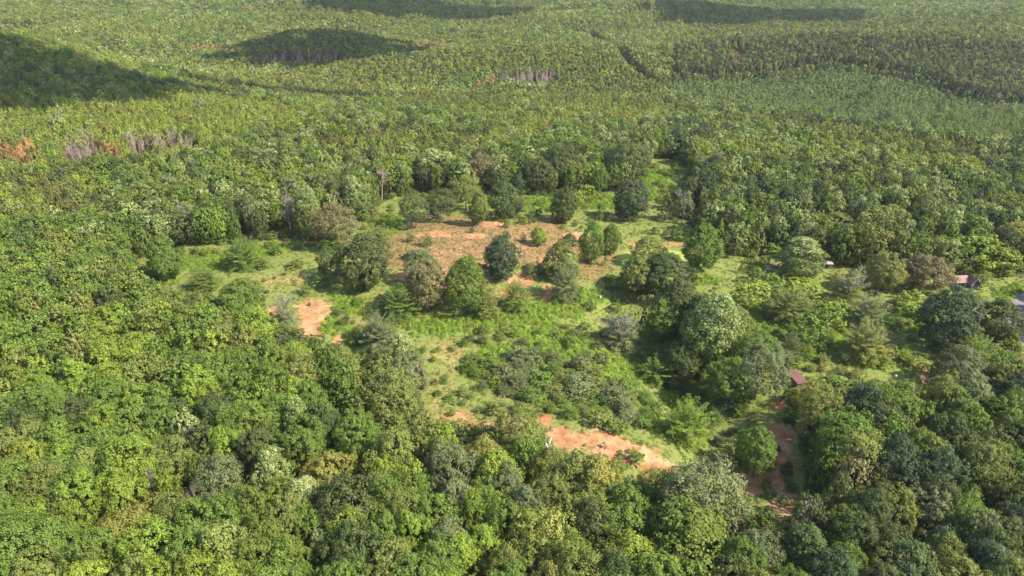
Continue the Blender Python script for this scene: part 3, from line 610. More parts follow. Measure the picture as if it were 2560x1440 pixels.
RUSTZ = [[(-40,352),(60,356),(105,380),(95,405),(-40,408)], [(455,118),(562,116),(560,132),(460,132)], [(1820,132),(1855,128),(1858,158),(1826,162)], [(1180,203),(1245,198),(1240,218),(1180,218)], [(610,150),(665,146),(665,162),(615,162)], [(1040,108),(1130,112),(1120,124),(1040,120)], [(245,372),(310,365),(312,392),(250,400)]]
FIELDS = [[(-250,50),(-40,50),(88,56),(90,66),(-40,68),(-250,68)], [(236,50),(284,52),(286,57),(238,57)], [(1180,6),(1290,8),(1300,15),(1200,16)], [(1340,28),(1440,26),(1450,32),(1350,34)]]
def zone(px, py):
    z = np.zeros(px.shape, int); j = (noise(px / 40, py / 22, 3) - .5) * 14; qx, qy = px + j * 1.5, py + j
    for p in Z_PM: z[inpoly(qx, qy, p)] = 1
    z[inpoly(qx, qy, Z_PB)] = 2; z[inpoly(px, py, Z_MP)] = 3; z[inpoly(px, py, Z_YP)] = 4
    for p in RUSTZ: z[inpoly(qx, qy, p)] = 5
    for p in DEADZ: z[inpoly(px, py, p)] = 6
    for p in FIELDS: z[inpoly(px, py, p)] = 7
    return z
def grid(sp, y0, y1):
    xs = np.arange(-1.0 * y1 - 60, 1.0 * y1 + 60, sp); ys = np.arange(y0, y1, sp * .87); X, Y = np.meshgrid(xs, ys); X = X + (np.arange(len(ys)) % 2)[:, None] * sp / 2
    X = X.ravel(); Y = Y.ravel(); k = np.abs(X) < .86 * Y + 45; X = X[k]; Y = Y[k]
    return X + rng.uniform(-.36, .36, X.shape) * sp, Y + rng.uniform(-.36, .36, X.shape) * sp
PL = np.array(PLACED)
CLEAR = [(1966,922,2012,972), (2386,672,2462,722), (2046,638,2086,674), (1920,652,1952,670), (1890,668,1935,690), (1488,730,1512,754), (2222,932,2250,956), (2400,742,2425,775), (2430,760,2462,805), (2515,742,2575,852), (1350,1098,1382,1126)]
def covers(X, Y, Z, Wd, Ht):
    bad = np.zeros(np.shape(X), bool)
    for f, wx in ((0., 0), (.3, .35), (.3, -.35), (.6, .42), (.6, -.42), (.9, 0), (.6, 0), (.9, .25), (.9, -.25)):
        a, b, _ = project(X + wx * Wd, Y, Z + f * Ht)
        for x0, y0, x1, y1 in CLEAR: bad |= (a > x0) & (a < x1) & (b > y0) & (b < y1)
    return bad
VAL = [np.array(v, float) for v in ([(190,165),(330,160),(500,172),(640,188),(860,203),(1000,238),(1150,250)], [(1080,42),(1400,48),(1700,84)], [(1540,185),(1700,140),(1860,103)], [(850,26),(1180,32)], [(180,330),(420,315),(640,300)], [(1180,380),(1450,290),(1640,300)], [(1750,380),(2100,390),(2400,430)], [(0,62),(300,70),(420,100)])]
def keep(X, Y, Wd, Ht):
    Z = H(X, Y); px, py, zf = project(X, Y, Z + .6 * Ht); k = (px > -260) & (px < 2820) & (py > -60) & (py < 1900)
    near = Y < 420; bad = np.zeros(X.shape, bool)
    for f, wx in ((0.02, 0), (.3, .3), (.3, -.3), (.6, .44), (.6, -.44), (.88, .3), (.88, -.3), (1., 0), (.5, 0)):
        a, b, _ = project(X + wx * Wd, Y, Z + f * Ht); bad |= openmask(a, b)
    k &= ~(bad & near); k &= pdist(X, Y, ROAD) > 8
    for t in TRACKS: k &= pdist(X, Y, t) > 7.0
    k &= ~(covers(X, Y, Z, Wd, Ht) & near)
    for a, b, r in PLACED: k &= np.hypot(X - a, Y - b) > r + Wd * .30
    return k, Z, px, py, zf
def pick_tint(px, py):
    n = len(px); u = rng.uniform(size=n); cl = noise(px / 90, py / 60, 77); u = (u * .75 + .5 * cl) % 1.0
    sets = [((px < 900) & (py > 600), ['green', 'bright', 'olive', 'dark', 'yellow', 'pale'], [.58, .17, .16, .06, .012, .018]),
            ((px >= 900) & (px < 1700) & (py > 900), ['olive', 'green', 'grey', 'yellow', 'bright', 'dark'], [.42, .30, .08, .035, .12, .05]),
            ((px >= 1700) & (py > 800), ['dark', 'olive', 'green', 'grey', 'blue', 'brown'], [.38, .18, .24, .06, .12, .02]),
            ((py < 170), ['olive', 'green', 'pale', 'bright', 'dark', 'brown'], [.34, .2, .17, .13, .12, .04])]
    out = np.empty(n, object); done = np.zeros(n, bool)
    def asg(m, names, ws):
        c = np.cumsum(ws) / sum(ws); out[m] = np.array(names, object)[np.minimum(np.searchsorted(c, u[m]), len(names) - 1)]
    for m, nm, ws in sets: m = m & ~done; asg(m, nm, ws); done |= m
    m = ~done & (px > 1650); asg(m, ['green', 'pale', 'dark', 'olive', 'blue'], [.38, .2, .2, .14, .08]); done |= m
    asg(~done, ['olive', 'green', 'pale', 'dark', 'bright', 'brown', 'grey'], [.27, .26, .15, .14, .11, .03, .04]); return out
def cat(L): return [np.concatenate(a) for a in zip(*L)]
BL, PN = [], []
for sp, y0, y1, wm in ((6.1, 52, 250, 8.4), (6.1, 250, 620, 8.2), (7.0, 620, 1150, 9.0), (9.0, 1150, 2300, 11.0)):
    X, Y = grid(sp, y0, y1); Wd = rng.normal(wm, wm * .21, X.shape).clip(wm * .55, wm * 1.5); Ht = Wd * .42 + rng.uniform(9.6, 12.4, X.shape)
    k, Z, px, py, zf = keep(X, Y, Wd, Ht); zn = zone(px, py); k &= (zn == 0) | ((zn == 1) & (rng.uniform(size=X.shape) < .10)) | ((zn == 2) & (rng.uniform(size=X.shape) < .06)) | ((zn == 4) & (rng.uniform(size=X.shape) < .03)) | ((zn == 3) & (rng.uniform(size=X.shape) < .03))
    if y0 >= 330: k &= ~((noise(X / 70, Y / 50, 91) > .62) & (zn == 0) & (rng.uniform(size=X.shape) < .8))
    BL.append([a[k] for a in (X, Y, Z, Wd, Ht, px, py, zf)])
BX = cat(BL)
for sp, y0, y1 in ((4.3, 255, 760), (4.8, 760, 1200), (7.0, 1200, 2300)):
    X, Y = grid(sp, y0, y1); s = sp / 4.6; Wd = rng.normal(5.0, .7, X.shape).clip(3.2, 7.5) * s; Ht = rng.normal(12.5, .8, X.shape) * (1 + .1 * (s - 1))
    Z = H(X, Y); px, py, _ = project(X, Y, Z + 9); zn = zone(px, py); patch = (noise(X / 70, Y / 50, 91) > .62) & (zn == 0) & (Y > 340)
    yp = zn == 4; Wd = np.where(yp, Wd * .86, Wd); Ht = np.where(yp, rng.normal(9.5, .9, X.shape), Ht); Ht = np.where(zn == 3, Ht + 7, Ht); Wd = np.where(zn == 3, Wd * 1.15, Wd)
    k, Z, px2, py2, zf = keep(X, Y, Wd, Ht); k &= ((zn > 0) & (zn < 6)) | patch; k &= zn != 7
    if y0 == 330:   # young plantation is set closer
        pass
    PN.append([a[k] for a in (X, Y, Z, Wd, Ht, px2, py2, zf, zn.astype(float))])
PX = cat(PN)
tb = pick_tint(BX[5], BX[6])
vd = np.full(len(tb), 1e9)
for v_ in VAL: vd = np.minimum(vd, pdist(BX[5], BX[6] * 1.6, v_ * [1, 1.6]))
vm = vd < 22 + 14 * noise(BX[5] / 30, BX[6] / 20, 8); tb[vm] = np.array(['pale', 'bright', 'bright', 'olive', 'pale', 'yellow'], object)[rng.integers(0, 6, int(vm.sum()))]
size = BX[3] / BX[7]; vis = (BX[5] > -40) & (BX[5] < 2600) & (BX[6] > 0) & (BX[6] < 1500)
order = np.argsort(-(size * vis)); n_hand = sum(1 for t_ in TREES if t_[0] == B); solo = set(order[:300 - n_hand].tolist())
WORD = dict(green='mid-green', bright='bright green', dark='dark green', olive='olive green', yellow='golden-green', pale='pale-topped', blue='blue-green', brown='brownish', grey='grey-green', lime='lime', pine='olive', pineb='bright', pined='dark', piney='young green', rust='rust-orange dying')
NUM = 'zero one two three four five six seven eight nine ten eleven twelve thirteen fourteen fifteen sixteen seventeen eighteen nineteen twenty'.split()
LAND = [((1365, 1115), 'bleached snag'), ((757, 1075), 'big whitish crown'), ((1925, 1190), 'shaded dirt clearing'), ((1990, 945), 'red-brown shed roof'), ((2415, 700), 'pink-roofed house'), ((1640, 640), 'algae pond'),
        ((609, 640), 'lone spreading meadow tree'), ((1251, 650), 'egg-shaped knoll tree'), ((728, 540), 'bare purple tree'), ((355, 1360), 'golden-green corner crown'), ((2012, 1300), 'bare whitish treetop'), ((770, 820), 'pale dirt track'),
        ((1574, 515), 'blue-green oval tree'), ((1998, 655), 'lone pale-topped meadow tree'), ((2352, 815), 'big blue-green roadside tree'), ((40, 380), 'rust-orange pines'), ((195, 385), 'dead pine clump'), ((375, 362), 'second dead pine clump'),
        ((755, 145), 'shaded hill dead pines'), ((820, 145), 'shaded hill middle'), ((690, 145), 'shaded hill foot'), ((196, 137), 'pale far-left clump'), ((1260, 198), 'central rust patch'), ((1380, 195), 'central hill clump end'), ((475, 358), 'small bare clump'), ((1320, 198), 'central dead pines'), ((421, 660), 'egg-shaped left meadow tree'), ((1642, 232), 'pale track opening'), ((812, 1400), 'whitish bottom crown'), ((1290, 900), 'bright bramble patch'), ((1352, 1050), 'red bare patch'), ((568, 1240), 'grey-olive crown')]
used = {}
def loclabel(head, px, py, unit=None, what='crown-widths'):
    unit = unit or 50.; o = sorted(range(len(LAND)), key=lambda k: math.hypot(LAND[k][0][0] - px, LAND[k][0][1] - py))
    s = head + ' in the woods'
    for q in o[:14]:
        (lx, ly), nm = LAND[q]; dx, dy = (px - lx) / unit, (py - ly) / unit; a, b = int(round(abs(dx))), int(round(abs(dy)))
        if max(a, b) > 20: continue
        h = '%s %s' % (NUM[a], 'right' if dx > 0 else 'left') if a else ''; v = '%s %s' % (NUM[b], 'below' if dy > 0 else 'above') if b else ''
        if a and b: t = '%s %s %s and %s the %s' % (NUM[a], what, 'right' if dx > 0 else 'left', v, nm)
        elif a: t = '%s %s %s of the %s' % (NUM[a], what, 'right' if dx > 0 else 'left', nm)
        elif b: t = '%s %s %s the %s' % (NUM[b], what, 'below' if dy > 0 else 'above', nm)
        else: t = 'right beside the %s' % nm
        s = head + ' ' + t
        if s not in used and len(s.split()) <= 16: used[s] = 1; return s
    return s
for i in sorted(solo):
    big = 'broad' if BX[3][i] > 9.6 else ('small' if BX[3][i] < 7.6 else 'round')
    form = 'poplar' if tb[i] == 'pale' else ('egg' if rng.uniform() < .15 else 'oak')
    plant(B, form, tb[i], BX[0][i], BX[1][i], BX[2][i], BX[3][i] * 1.08, BX[4][i], loclabel('%s %s canopy tree' % (big, WORD[tb[i]]), BX[5][i], BX[6][i], 9 * F_PX / BX[7][i]))
def rots(n): return np.stack([rng.normal(0, .04, n), rng.normal(0, .04, n), rng.uniform(0, 6.28, n)], 1)
rest = np.array([i for i in range(len(BX[0])) if i not in solo])
idx = [BLT[tb[i], (int(rng.integers(0, 5)) if BX[7][i] < 560 else 5 + int(rng.integers(0, 3)))] for i in rest]
wb = BX[3][rest]; n = len(rest)
scatter('broadleaf_forest', BLC, np.stack([BX[0][rest], BX[1][rest], BX[2][rest]], 1), idx, rots(n), np.stack([wb * .092, wb * .092 * rng.uniform(.9, 1.1, n), BX[4][rest] / 14.4], 1), label='broadleaf woodland canopy of many greens stretching back over the hills', cat='woodland')
zn = PX[8]; u = rng.uniform(size=len(zn)); tp_ = np.empty(len(zn), object)
tp_[:] = 'pine'; tp_[(zn <= 1) & (u < .25)] = 'pineb'; tp_[(zn <= 1) & (u > .82)] = 'pined'; tp_[zn == 2] = 'pineb'; tp_[(zn == 2) & (u < .3)] = 'pine'; tp_[zn == 3] = 'pined'; tp_[(zn == 3) & (u < .38)] = 'pine'; tp_[zn == 4] = 'piney'; tp_[(zn == 4) & (u < .10)] = 'pine'; tp_[zn == 5] = 'rust'; tp_[(zn == 5) & (u < .5)] = 'pine'
size = PX[3] / PX[7]; vis = (PX[5] > 0) & (PX[5] < 2560) & (PX[6] > 0) & (PX[6] < 1440); order = np.argsort(-(size * vis)); psolo = set(order[:300].tolist())
for i in sorted(psolo):
    plant('pine_tree', 'pine', tp_[i], PX[0][i], PX[1][i], PX[2][i], PX[3][i] * 1.35, PX[4][i], loclabel('%s pine' % WORD[tp_[i]], PX[5][i], PX[6][i], 5 * F_PX / PX[7][i]))
rest = np.array([i for i in range(len(zn)) if i not in psolo]); n = len(rest)
idx = [PNT[tp_[i], (int(rng.integers(0, 3)) if PX[7][i] < 620 else 3 + int(rng.integers(0, 2)))] for i in rest]
scatter('pine_forest', PNC, np.stack([PX[0][rest], PX[1][rest], PX[2][rest]], 1), idx, rots(n), np.stack([PX[3][rest] * .118, PX[3][rest] * .118, PX[4][rest] / 14], 1), label='pine woods and plantations covering the middle and far slopes', cat='woodland')
X, Y = grid(3.3, 60, 420); Wd = rng.uniform(2.4, 4.6, X.shape); Ht = Wd * .8
Z = H(X, Y); k = (pdist(X, Y, ROAD) > 5)
for f in (0, .45): a, b, _ = project(X, Y, Z + f * Ht); k &= ~openmask(a, b)
k &= (a > -200) & (a < 2760) & (b < 1800); X, Y, Z, Wd, Ht = [q[k] for q in (X, Y, Z, Wd, Ht)]; n = len(X)
scatter('undergrowth', BLC, np.stack([X, Y, Z - .4], 1), [BLT[['dark', 'green', 'olive', 'green'][int(rng.integers(0, 4))], 5 + int(rng.integers(0, 3))] for _ in range(n)], rots(n), np.stack([Wd * .1, Wd * .1, Ht / 14], 1), label='low leafy undergrowth on the forest floor beneath the trees', cat='undergrowth')
# dead pines in clumps
DZN = ['the left bare clump', 'the second bare clump from the left', 'the small bare clump on the left slope', 'the shaded hill clump', 'the central hill clump', 'the far left clump']
for zi, (poly, cnt) in enumerate(zip(DEADZ, (40, 34, 12, 70, 76, 14))):
    a = np.array(poly); c = 0; x0, y0 = a.min(0); x1, y1 = a.max(0)
    while c < cnt:
        qx, qy = rng.uniform(x0, x1), rng.uniform(y0, y1)
        if not inpoly(np.array([qx]), np.array([qy]), poly)[0]: continue
        x, y, z, zf = hit(qx, qy, 6.); c += 1
        plant('dead_pine', 'pole', None, x, y, z, rng.uniform(4, 7.5), rng.uniform(10.5, 14.5), loclabel('%s %s bare pine' % (('leaning', 'thin', 'tall', 'purple-grey')[c % 4], ('slim', 'stout', 'forked', 'straight', 'crooked')[c % 5]), qx, qy, 4.), var=int(rng.integers(0, 4)), tilt=rng.normal(0, .05))

# ------------------------------------------------------------------ shrubs and saplings of the clearing
def shrub_field(poly, cnt, wr, hr, forms, tints, head, name='shrub', mind=.35):
    a = np.array(poly); x0, y0 = a.min(0); x1, y1 = a.max(0); c = 0; tries = 0; got = []
    while c < cnt and tries < cnt * 40:
        tries += 1; qx, qy = rng.uniform(x0, x1), rng.uniform(y0, y1)
        if not inpoly(np.array([qx]), np.array([qy]), poly)[0]: continue
        x, y, z, zf = hit(qx, qy); W = rng.uniform(*wr); 
        if any(math.hypot(x - p, y - q) < (W + ww) * mind for p, q, ww in got) or any(math.hypot(x - p, y - q) < r * .5 for p, q, r in PLACED): continue
        if pdist(np.array([x]), np.array([y]), ROAD)[0] < 4.5 or math.hypot((x - POND[0]) / 15, (y - POND[1]) / 11) < 1.02: continue
        if covers(np.array([x]), np.array([y]), z, W, W * .8)[0]: continue
        got.append((x, y, W)); f = forms[int(rng.integers(0, len(forms)))]; tn = tints[int(rng.integers(0, len(tints)))]; Hh = W * rng.uniform(*hr)
        QUEUE.append((W / zf, name, f, tn, x, y, z, W, Hh, head, qx, qy - Hh * .5 * F_PX / zf, zf)); c += 1
SH = shrub_field
QUEUE = []
SH([(1180,900),(1330,880),(1480,930),(1640,1010),(1640,1060),(1540,1080),(1400,1040),(1270,1000),(1170,960)], 66, (3.4, 7.4), (.5, .85), ['spray', 'shrub', 'bush'], ['green', 'grey', 'green', 'olive'], 'spreading shrub', mind=.30)
SH([(1080,860),(1200,850),(1190,1010),(1080,1030)], 14, (2., 3.8), (.5, .8), ['shrub'], ['green', 'olive'], 'low shrub')
SH([(1150,830),(1300,820),(1480,800),(1600,900),(1500,940),(1330,900),(1200,880)], 30, (2.4, 4.8), (.5, .8), ['shrub', 'bush'], ['dark', 'green', 'olive'], 'bramble-side shrub')
SH([(1450,700),(1560,700),(1600,800),(1500,830),(1440,780)], 12, (3, 5), (.6, .9), ['bush', 'shrub'], ['green', 'olive'], 'leafy shrub')
SH([(1620,880),(1840,960),(1900,1080),(1860,1170),(1780,1130),(1700,1000)], 26, (3.4, 6.2), (.6, .9), ['spray', 'bush'], ['green', 'dark', 'olive', 'blue'], 'draw bush')
SH([(1860,880),(2300,880),(2300,930),(2150,950),(1960,950),(1880,940)], 20, (3, 5.6), (.6, .9), ['bush', 'shrub', 'spray'], ['bright', 'green', 'olive'], 'thicket bush')
SH([(1800,790),(1960,740),(2150,780),(2280,800),(2280,860),(2050,900),(1850,880)], 24, (3.2, 5.8), (.6, .95), ['bush', 'spray'], ['bright', 'green', 'olive', 'grey'], 'thicket bush')
SH([(2040,660),(2280,690),(2380,710),(2280,740),(2100,730)], 16, (3, 5), (.7, .9), ['bush', 'shrub'], ['green', 'olive', 'dark'], 'bush by the sheds')
SH([(900,560),(980,510),(1000,560),(960,600),(900,600)], 12, (2.2, 4), (.6, .9), ['bush', 'shrub'], ['green', 'bright', 'olive'], 'bush')
SH([(1270,510),(1380,505),(1400,560),(1300,560)], 12, (2.4, 4.2), (.6, .9), ['bush', 'shrub'], ['green', 'bright', 'dark'], 'bush')
SH([(1430,510),(1540,490),(1560,540),(1450,545)], 8, (2, 3.6), (.5, .8), ['bush', 'shrub'], ['green', 'olive'], 'small bush')
SH([(1620,400),(1700,400),(1660,500),(1620,530),(1605,470)], 18, (2.4, 4.4), (.6, .9), ['bush', 'shrub'], ['green', 'bright', 'olive'], 'bush')
SH([(1560,570),(1700,575),(1760,610),(1700,605),(1600,600)], 14, (1.8, 3.6), (.6, 1.), ['bush', 'sapling', 'shrub'], ['green', 'olive', 'dark'], 'pondside bush')
SH([(440,625),(560,620),(780,606),(800,622),(560,640),(450,650)], 14, (2.6, 4.4), (.5, .8), ['shrub', 'bush'], ['green', 'dark', 'olive'], 'meadow-edge bush')
SH([(830,760),(960,760),(1000,850),(950,890),(850,850)], 22, (1.6, 3.8), (.6, .9), ['shrub', 'bush'], ['green', 'dark', 'olive'], 'track-side bush')
SH([(900,850),(1060,880),(1060,940),(950,900)], 9, (3, 5), (.6, .9), ['shrub', 'spray'], ['green', 'olive'], 'bush')
SH([(2390,760),(2470,700),(2450,800),(2400,850)], 8, (1.6, 3.2), (.6, .9), ['bush', 'shrub'], ['green', 'bright'], 'verge bush')
SH([(990,580),(1200,560),(1380,640),(1350,720),(1000,720)], 16, (.9, 1.9), (.8, 1.1), ['sapling', 'shrub'], ['dark', 'green'], 'small knoll sapling', 'sapling')
SH([(1100,1000),(1300,1040),(1600,1110),(1640,1180),(1400,1110),(1120,1050)], 10, (.8, 1.6), (.8, 1.1), ['sapling', 'shrub'], ['dark', 'green'], 'tiny spur sapling', 'sapling')
SH([(1880,1130),(2000,1120),(2010,1280),(1900,1260)], 12, (1.6, 3.4), (.6, 1.), ['shrub', 'bush'], ['dark', 'green'], 'shaded bush')
SH([(2230,740),(2320,800),(2300,870),(2200,850)], 9, (1.4, 3), (.6, .9), ['shrub'], ['green', 'olive'], 'small bush')
SH([(400,690),(560,640),(780,620),(800,700),(700,790),(620,760),(480,720)], 26, (.8, 2.2), (.5, .9), ['shrub', 'bush'], ['green', 'olive', 'dark'], 'low weed bush')
SH([(1060,840),(1600,780),(1660,1000),(1640,1160),(1400,1110),(1100,1040)], 60, (.9, 2.4), (.5, 1.), ['shrub', 'bush', 'sapling'], ['green', 'olive', 'bright', 'grey'], 'weed bush')
SH([(1740,700),(2050,670),(2070,740),(1800,760)], 20, (.8, 2.2), (.5, 1.), ['shrub', 'bush', 'sapling'], ['green', 'olive'], 'meadow bush')
SH([(1290,540),(1560,540),(1560,640),(1400,620)], 16, (.8, 2.4), (.6, 1.), ['shrub', 'bush', 'sapling'], ['green', 'dark', 'olive'], 'small bush')
for px, py, wp, hp, tn, lab in [(1027,608,26,32,'dark','small dark shrub below the pale-trunk tree'), (1071,620,34,40,'green','shrub right of the small dark one on the knoll left'), (1267,572,24,34,'green','little shrub under the very dark broad tree'),
  (1180,584,18,22,'dark','little dark shrub on the red dirt of the knoll'), (1308,606,18,26,'dark','little dark shrub on the right slope of the knoll'), (1178,652,20,18,'green','little shrub in the centre of the knoll'), (1026,652,44,24,'dark','low dark shrub at the left of the knoll'),
  (1322,560,40,34,'dark','dark shrub right of the very dark broad tree'), (692,641,40,32,'green','round shrub right of the wide spreading tree on the left meadow'), (737,674,52,20,'olive','low mound of bramble on the left meadow'), (764,741,40,38,'green','lone shrub at the lower left meadow'),
  (808,722,56,36,'green','shrub at the foot of the small dark tree on the left meadow'), (774,766,12,14,'dark','tiny dark bush on the bare dirt track'), (660,676,42,34,'green','shrub touching the wide spreading tree on the left meadow'), (1328,700,36,40,'olive','shrub on the dirt between knoll and tall pair'),
  (1348,690,40,36,'green','shrub left of the tall pair'), (1690,605,44,36,'green','round shrub above the algae pond'), (1590,1160,44,40,'green','young green tree on the dirt spur with a long shadow'), (1340,1035,50,30,'green','shrub just above the red bare patch'), (1240,1040,56,40,'olive','shrub left of the red bare patch')]:
    place('shrub', 'shrub', tn, px, py, wp, hp, lab)

QUEUE.sort(key=lambda q: -q[0]); _ns = 0; small = []
for q in QUEUE:
    _, name, f, tn, x, y, z, W, Hh, head, qx, qy, zf = q
    if name == 'shrub':
        _ns += 1
        if _ns > 272: small.append(q); continue
    plant(name, f, tn, x, y, z, W, Hh, loclabel('%s %s' % (WORD[tn], head), qx, qy, 4 * F_PX / zf, 'widths'))
n = len(small); scatter('weed_bushes', BLC, np.array([q[4:7] for q in small]), [BLT[q[3], int(rng.integers(0, 5))] for q in small], rots(n), np.array([[q[7] / 11, q[7] / 11, q[8] / 14] for q in small]), label='small weedy bushes dotted over the grass of the clearing', cat='bushes')
# brambles, grass and weeds nobody could count
def clump(seed, n, leaf, wd, ht, spik=0.):
    r = np.random.default_rng(seed); a = r.uniform(0, 6.28, n); q = np.sqrt(r.uniform(0, 1, n)); 
    C = np.stack([q * np.cos(a) * wd / 2, q * np.sin(a) * wd / 2, ht * (1 - q ** 2) * r.uniform(.3, 1, n) + .03], 1); nn = unit(C * [.6, .6, 0] + [0, 0, .9 - spik] + rdir(n, r) * .55)
    return quads(C, nn, leaf, r, .55), r.uniform(0, 1, n), None
gc = bpy.data.collections.new('cover_proto'); KT = {}
for k_, (tn, args) in enumerate([('lime', (1, 150, .34, 2.6, 1.0)), ('bright', (2, 150, .34, 2.6, 1.1)), ('green', (3, 130, .34, 2.4, 1.1)), ('olive', (4, 46, .26, 1.2, .4, .5)), ('yellow', (5, 40, .22, 1.2, .3, .5)), ('green', (6, 44, .26, 1.2, .5, .4)), ('brown', (7, 40, .2, 1.3, .2, .4))]):
    Q, v, tp = clump(*args); gc.objects.link(bpy.data.objects.new('cover_%03d' % k_, mesh_quads('cover', Q, v, tp, [TINT[tn]])))
def cover(name, sp, sel, kinds, sc, **kw):
    xs = np.arange(-215, 235, sp); ys = np.arange(92, 420, sp); X, Y = np.meshgrid(xs, ys); X = X.ravel() + rng.uniform(-.5, .5, X.size) * sp; Y = Y.ravel() + rng.uniform(-.5, .5, Y.size) * sp
    Z = H(X, Y); px, py, zf = project(X, Y, Z); k = openmask(px, py) & (pdist(X, Y, ROAD) > 4) & (np.hypot((X - POND[0]) / 16, (Y - POND[1]) / 11) > 1.03)
    X, Y, Z, px, py = [a[k] for a in (X, Y, Z, px, py)]; n1 = fbm(X / 6, Y / 6, 41); n2 = fbm(X / 3 + 7, Y / 3, 51)
    l = blobs(px, py, LUSH, n2, n1); d = blobs(px, py, DIRT, n1, n2); k = sel(l, d, n2, rng.uniform(size=len(X))); X, Y, Z, l = [a[k] for a in (X, Y, Z, l)]; n = len(X)
    s = rng.uniform(*sc, n); scatter(name, gc, np.stack([X, Y, Z], 1), rng.choice(kinds[0], n, p=kinds[1]), rots(n), np.stack([s, s * rng.uniform(.8, 1.2, n), s * rng.uniform(.6, 1.3, n)], 1), **kw)
cover('bramble_cover', 1.25, lambda l, d, n, u: (l > .5) & (d < .85) & (u < .85), ([0, 1, 2], [.5, .3, .2]), (.45, 1.15), label='bright green bramble cover spreading over the lush parts of the clearing', cat='brambles')
cover('grass_tufts', 1.0, lambda l, d, n, u: (d < .7) & (u < .30 + .5 * (n > .55)), ([3, 4, 5, 6], [.35, .25, .25, .15]), (.4, 1.1), label='rough grass and weed tufts over the open ground', cat='grass')

# ------------------------------------------------------------------ buildings and small things
def box(V, Fc, x0, x1, y0, y1, z0, z1):
    b = len(V); V += [(x0, y0, z0), (x1, y0, z0), (x1, y1, z0), (x0, y1, z0), (x0, y0, z1), (x1, y0, z1), (x1, y1, z1), (x0, y1, z1)]
    Fc += [[b + i for i in f] for f in ((0, 3, 2, 1), (4, 5, 6, 7), (0, 1, 5, 4), (1, 2, 6, 5), (2, 3, 7, 6), (3, 0, 4, 7))]
def slab(V, Fc, P, th=.12):
    b = len(V); V += [tuple(p) for p in P] + [(p[0], p[1], p[2] - th) for p in P]; n = len(P)
    Fc.append([b + i for i in range(n)]); Fc.append([b + n + i for i in reversed(range(n))])
    for i in range(n): j = (i + 1) % n; Fc.append([b + i, b + n + i, b + n + j, b + j])
def metal_roof(name, c1, c2, sc=9.):
    m, t = newmat(name); L = t.links.new; tc = N(t, 'ShaderNodeTexCoord'); wv = N(t, 'ShaderNodeTexWave', i_Scale=sc, i_Distortion=.3); L(tc.outputs['Object'], wv.inputs['Vector'])
    nz = N(t, 'ShaderNodeTexNoise', i_Scale=.8, i_Detail=6.); L(tc.outputs['Object'], nz.inputs['Vector']); r = N(t, 'ShaderNodeValToRGB'); r.color_ramp.elements[0].position = .35; r.color_ramp.elements[0].color = (*c1, 1); r.color_ramp.elements[1].position = .65; r.color_ramp.elements[1].color = (*c2, 1); L(nz.outputs[0], r.inputs[0])
    b = N(t, 'ShaderNodeBsdfPrincipled', i_Roughness=.6); L(r.outputs[0], b.inputs['Base Color']); bp = N(t, 'ShaderNodeBump', i_Strength=.5, i_Distance=.05); L(wv.outputs[0], bp.inputs['Height']); L(bp.outputs[0], b.inputs['Normal'])
    o = N(t, 'ShaderNodeOutputMaterial'); L(b.outputs[0], o.inputs[0]); return m
WALLM = solid('weathered_board', (.17, .155, .14), nscale=2.); DARKM = solid('dark_opening', (.02, .02, .02)); TRIM = solid('pale_trim', (.36, .30, .26))
PINKR = metal_roof('pink_brown_roof', (.21, .115, .105), (.28, .17, .155)); REDR = metal_roof('red_brown_roof', (.155, .065, .06), (.20, .09, .083)); RUSTR = metal_roof('pale_rust_roof', (.50, .29, .26), (.58, .44, .41)); GREYR = metal_roof('purple_grey_roof', (.20, .17, .20), (.30, .25, .28))
def part(name, parent, mat, *shapes):
    V, Fc = [], []
    for fn, args in shapes: fn(V, Fc, *args)
    return link(name, mesh_solid(name, V, Fc, mat), parent)
def house():
    x, y, z, zf = hit(2412, 716); t = empty('old_house', (x, y, z - .2), R(4), (.82, .82, .82), label='old house with a pinkish roof and gable half buried in vines', cat='house')
    part('wall', t, WALLM, (box, (-4, 4.2, 0, 4.6, -.5, 2.5)), (slab, ([(-4, 0, 2.5), (-4, 4.6, 2.5), (-4, 2.3, 4.1)], .01)))
    part('roof', t, PINKR, (slab, ([(-4.5, -.6, 2.3), (4.6, -.6, 2.3), (4.6, 2.3, 4.4), (-4.5, 2.3, 4.4)],)), (slab, ([(-4.5, 2.3, 4.4), (4.6, 2.3, 4.4), (4.6, 5.2, 2.3), (-4.5, 5.2, 2.3)],)))
    g = part('porch_gable', t, WALLM, (box, (.9, 4.1, -2.4, 0.2, -.5, 2.4)), (slab, ([(.9, -2.41, 2.4), (4.1, -2.41, 2.4), (2.5, -2.41, 4.7)], .01)))
    link('rake_board', mesh_solid('rake', *(lambda V, Fc: (tube(V, Fc, [(2.5, -2.9, 5.2), (4.7, -2.9, 2.2)], [.13, .13], 4), tube(V, Fc, [(2.5, -2.9, 5.2), (.3, -2.9, 2.2)], [.13, .13], 4), (V, Fc))[2])([], []), TRIM), g)
    part('gable_roof', t, PINKR, (slab, ([(.3, -2.8, 2.1), (2.5, -2.8, 5.1), (2.5, 2.3, 5.1), (.3, 2.3, 2.1)],)), (slab, ([(2.5, -2.8, 5.1), (4.7, -2.8, 2.1), (4.7, 2.3, 2.1), (2.5, 2.3, 5.1)],)))
    d = part('door', t, DARKM, (box, (-1.6, -.7, -.05, .05, -.2, 2.)))
    w_ = part('window', t, DARKM, (box, (-3.3, -2.2, -.05, .05, .9, 1.9))); part('frame', w_, TRIM, (box, (-3.4, -2.1, -.08, -.055, .8, .9)), (box, (-3.4, -2.1, -.08, -.055, 1.9, 2.)))
    PLACED.append((x, y, 4))
house()
